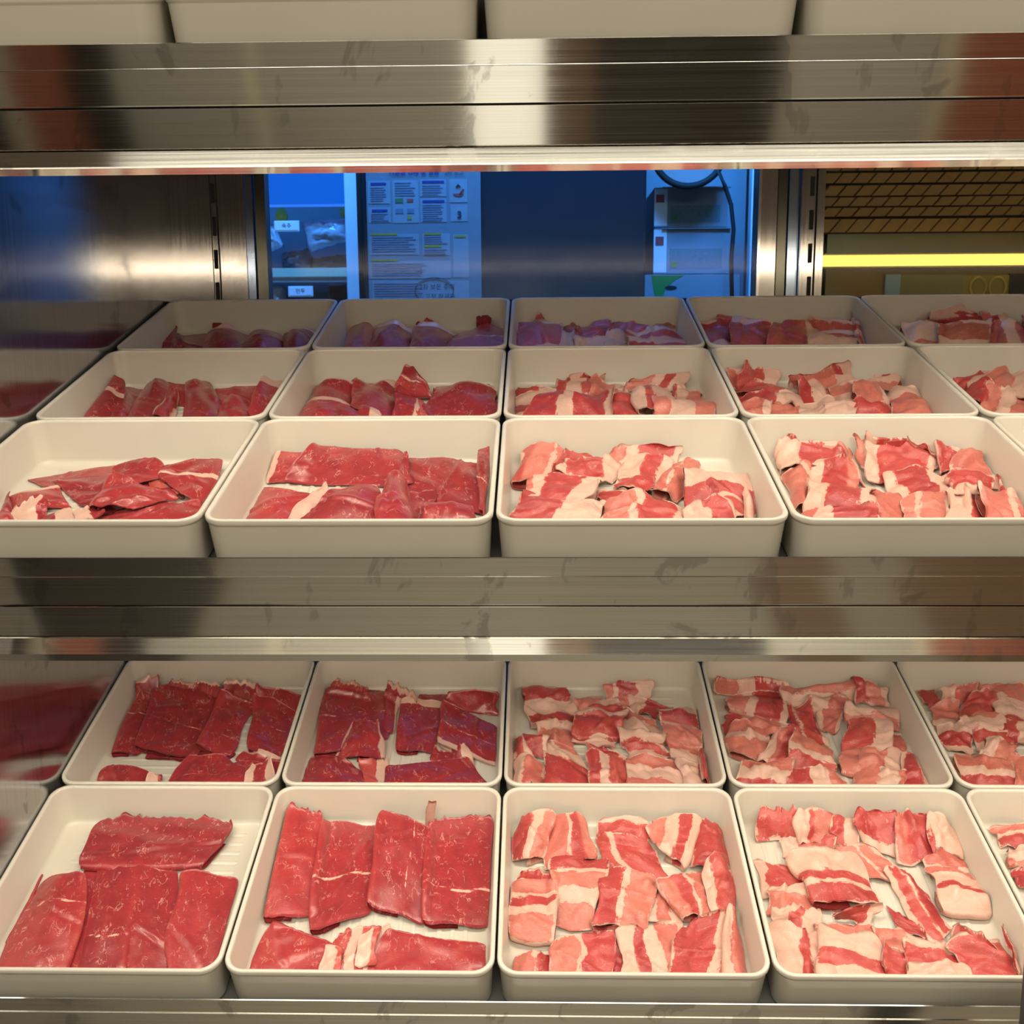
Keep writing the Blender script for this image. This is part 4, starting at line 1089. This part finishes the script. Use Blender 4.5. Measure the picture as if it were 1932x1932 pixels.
obj('cord', tube([(.072, -.01, -.045), (.092, -.01, -.085), (.108, -.01, -.13), (.116, -.01, -.19), (.112, -.01, -.27), (.118, -.01, -.38)], .0055, 8), M['gap'], ld, True)
# ------------------------------------------------------------------ golden room on the right
M['gold'] = plain('gold_wall', (.26, .155, .03), .5, 0, .5, .2, 8)
M['tile'] = plain('bamboo_tile', (.42, .25, .075), .55, 0, .5, .35, 25); M['grout'] = plain('dark_joint', (.03, .016, .006), .8)
GY = 3.0; KS = 2.06/3.0
def toY(x, z): return (CX+(x-CX)*KS, z*KS+HZ)
gw = tag(obj('wall_niche', bx(.592, 2.2, 2.06, 2.12, 0, 2.75), M['gold']), kind='structure')
nz_ = tag(empty('tiled_soffit', loc=(toY(.72, .29)[0], GY*KS-.05, toY(.72, .29)[1])), 'sloping bamboo-coloured tiled soffit above the yellow glowing strip', 'soffit')
nz_.scale = (KS,)*3; nz_.rotation_euler = (math.radians(12), 0, 0)
obj('backing', bx(0, 1.4, 0, .02, 0, .26), M['grout'], nz_)
tmesh = {}
rows_ = [(0.005, .040), (.047, .070), (.074, .097), (.101, .128), (.134, .160), (.166, .20), (.206, .25)]
for ri, (za, zb) in enumerate(rows_):
    h = zb-za
    b = bmesh.new(); sh = h*.75; pr = [(.002, 0), (.042, 0), (.042+sh, h), (.002+sh, h)]
    f0 = [b.verts.new((x, 0, z)) for x, z in pr]; f1 = [b.verts.new((x+.001, -.007-.004*(z > 0), z)) for x, z in pr]
    b.faces.new(f0); b.faces.new(f1)
    for i in range(4): b.faces.new((f0[i], f0[(i+1) % 4], f1[(i+1) % 4], f1[i]))
    me = bpy.data.meshes.new('tile'); bmesh.ops.recalc_face_normals(b, faces=b.faces); b.to_mesh(me); b.free(); me.materials.append(M['tile'])
    for i in range(18):
        o = bpy.data.objects.new('tile', me); COL.objects.link(o); o.parent = nz_; o.location = (-.01+i*.0455+(ri % 2)*.012+.09, 0, za)
ls = tag(empty('tube_reflection', loc=(1.21, GY*KS-.015, toY(0, .222)[1])), 'glowing yellow strip on the golden wall, standing in for a mirrored tube lamp', 'lamp')  # reflection of the case tube, built as a glowing strip
ls.scale = (KS,)*3
obj('holder', bx(-.90, .90, 0, .02, -.020, .020), M['gold'], ls)
obj('diffuser', bx(-.90, .90, -.012, 0, -.016, .015, bev=.003), emis('yellow_strip', (1., .80, .14), 1.25), ls)
area('strip_glow', (1.21, GY*KS-.045, toY(0, .222)[1]), (math.radians(90), 0, math.radians(180)), 1.2, .02, 1.0, (1., .72, .16))  # lamp for the glow of the stand-in strip
area('niche_light', (1.1, 1.85, 2.45), (math.radians(8), 0, 0), .8, .1, 1.7, (1., .70, .30))
mb = tag(empty('menu_board', loc=(toY(1.2, 0)[0], GY*KS-.006, toY(0, .10)[1])), 'olive sign board with two round emblems below the yellow glowing strip', 'sign')
mb.scale = (KS,)*3
obj('board', bx(-.13, .045, -.004, .004, -.08, .082), plain('olive_board', (.26, .24, .09), .5), mb)
obj('blue_card', bx(-.172, -.130, -.006, .004, -.08, .084), plain('pale_blue_card', (.30, .40, .42), .5), mb)
obj('emblem_panel', bx(.045, .175, -.004, .004, -.08, .080), plain('yellow_panel', (.34, .26, .05), .5), mb)
for x in (.088, .142):
    obj('round_emblem', tube([(x+.022*math.cos(t), -.007, .046+.028*math.sin(t)) for t in [6.2832*i/28 for i in range(28)]], .004, 8, True), plain('emblem_ring', (.50, .36, .07), .5), mb, True)
obj('dark_card', bx(.175, .26, -.006, .004, -.08, .084), M['darkwood'], mb)
# ------------------------------------------------------------------ front post of the case
fp = tag(empty('front_post', loc=(.4515, .80, 0)), 'dark grey steel post edge at the bottom right, in front of the lower shelf', 'post')
obj('post', bx(.012, .055, .0, .03, .02, Z(-.529), bev=.002), M['steel_dark'], fp)
obj('foot', bx(0, .07, -.02, .05, 0, .02), M['steel_dark'], fp)
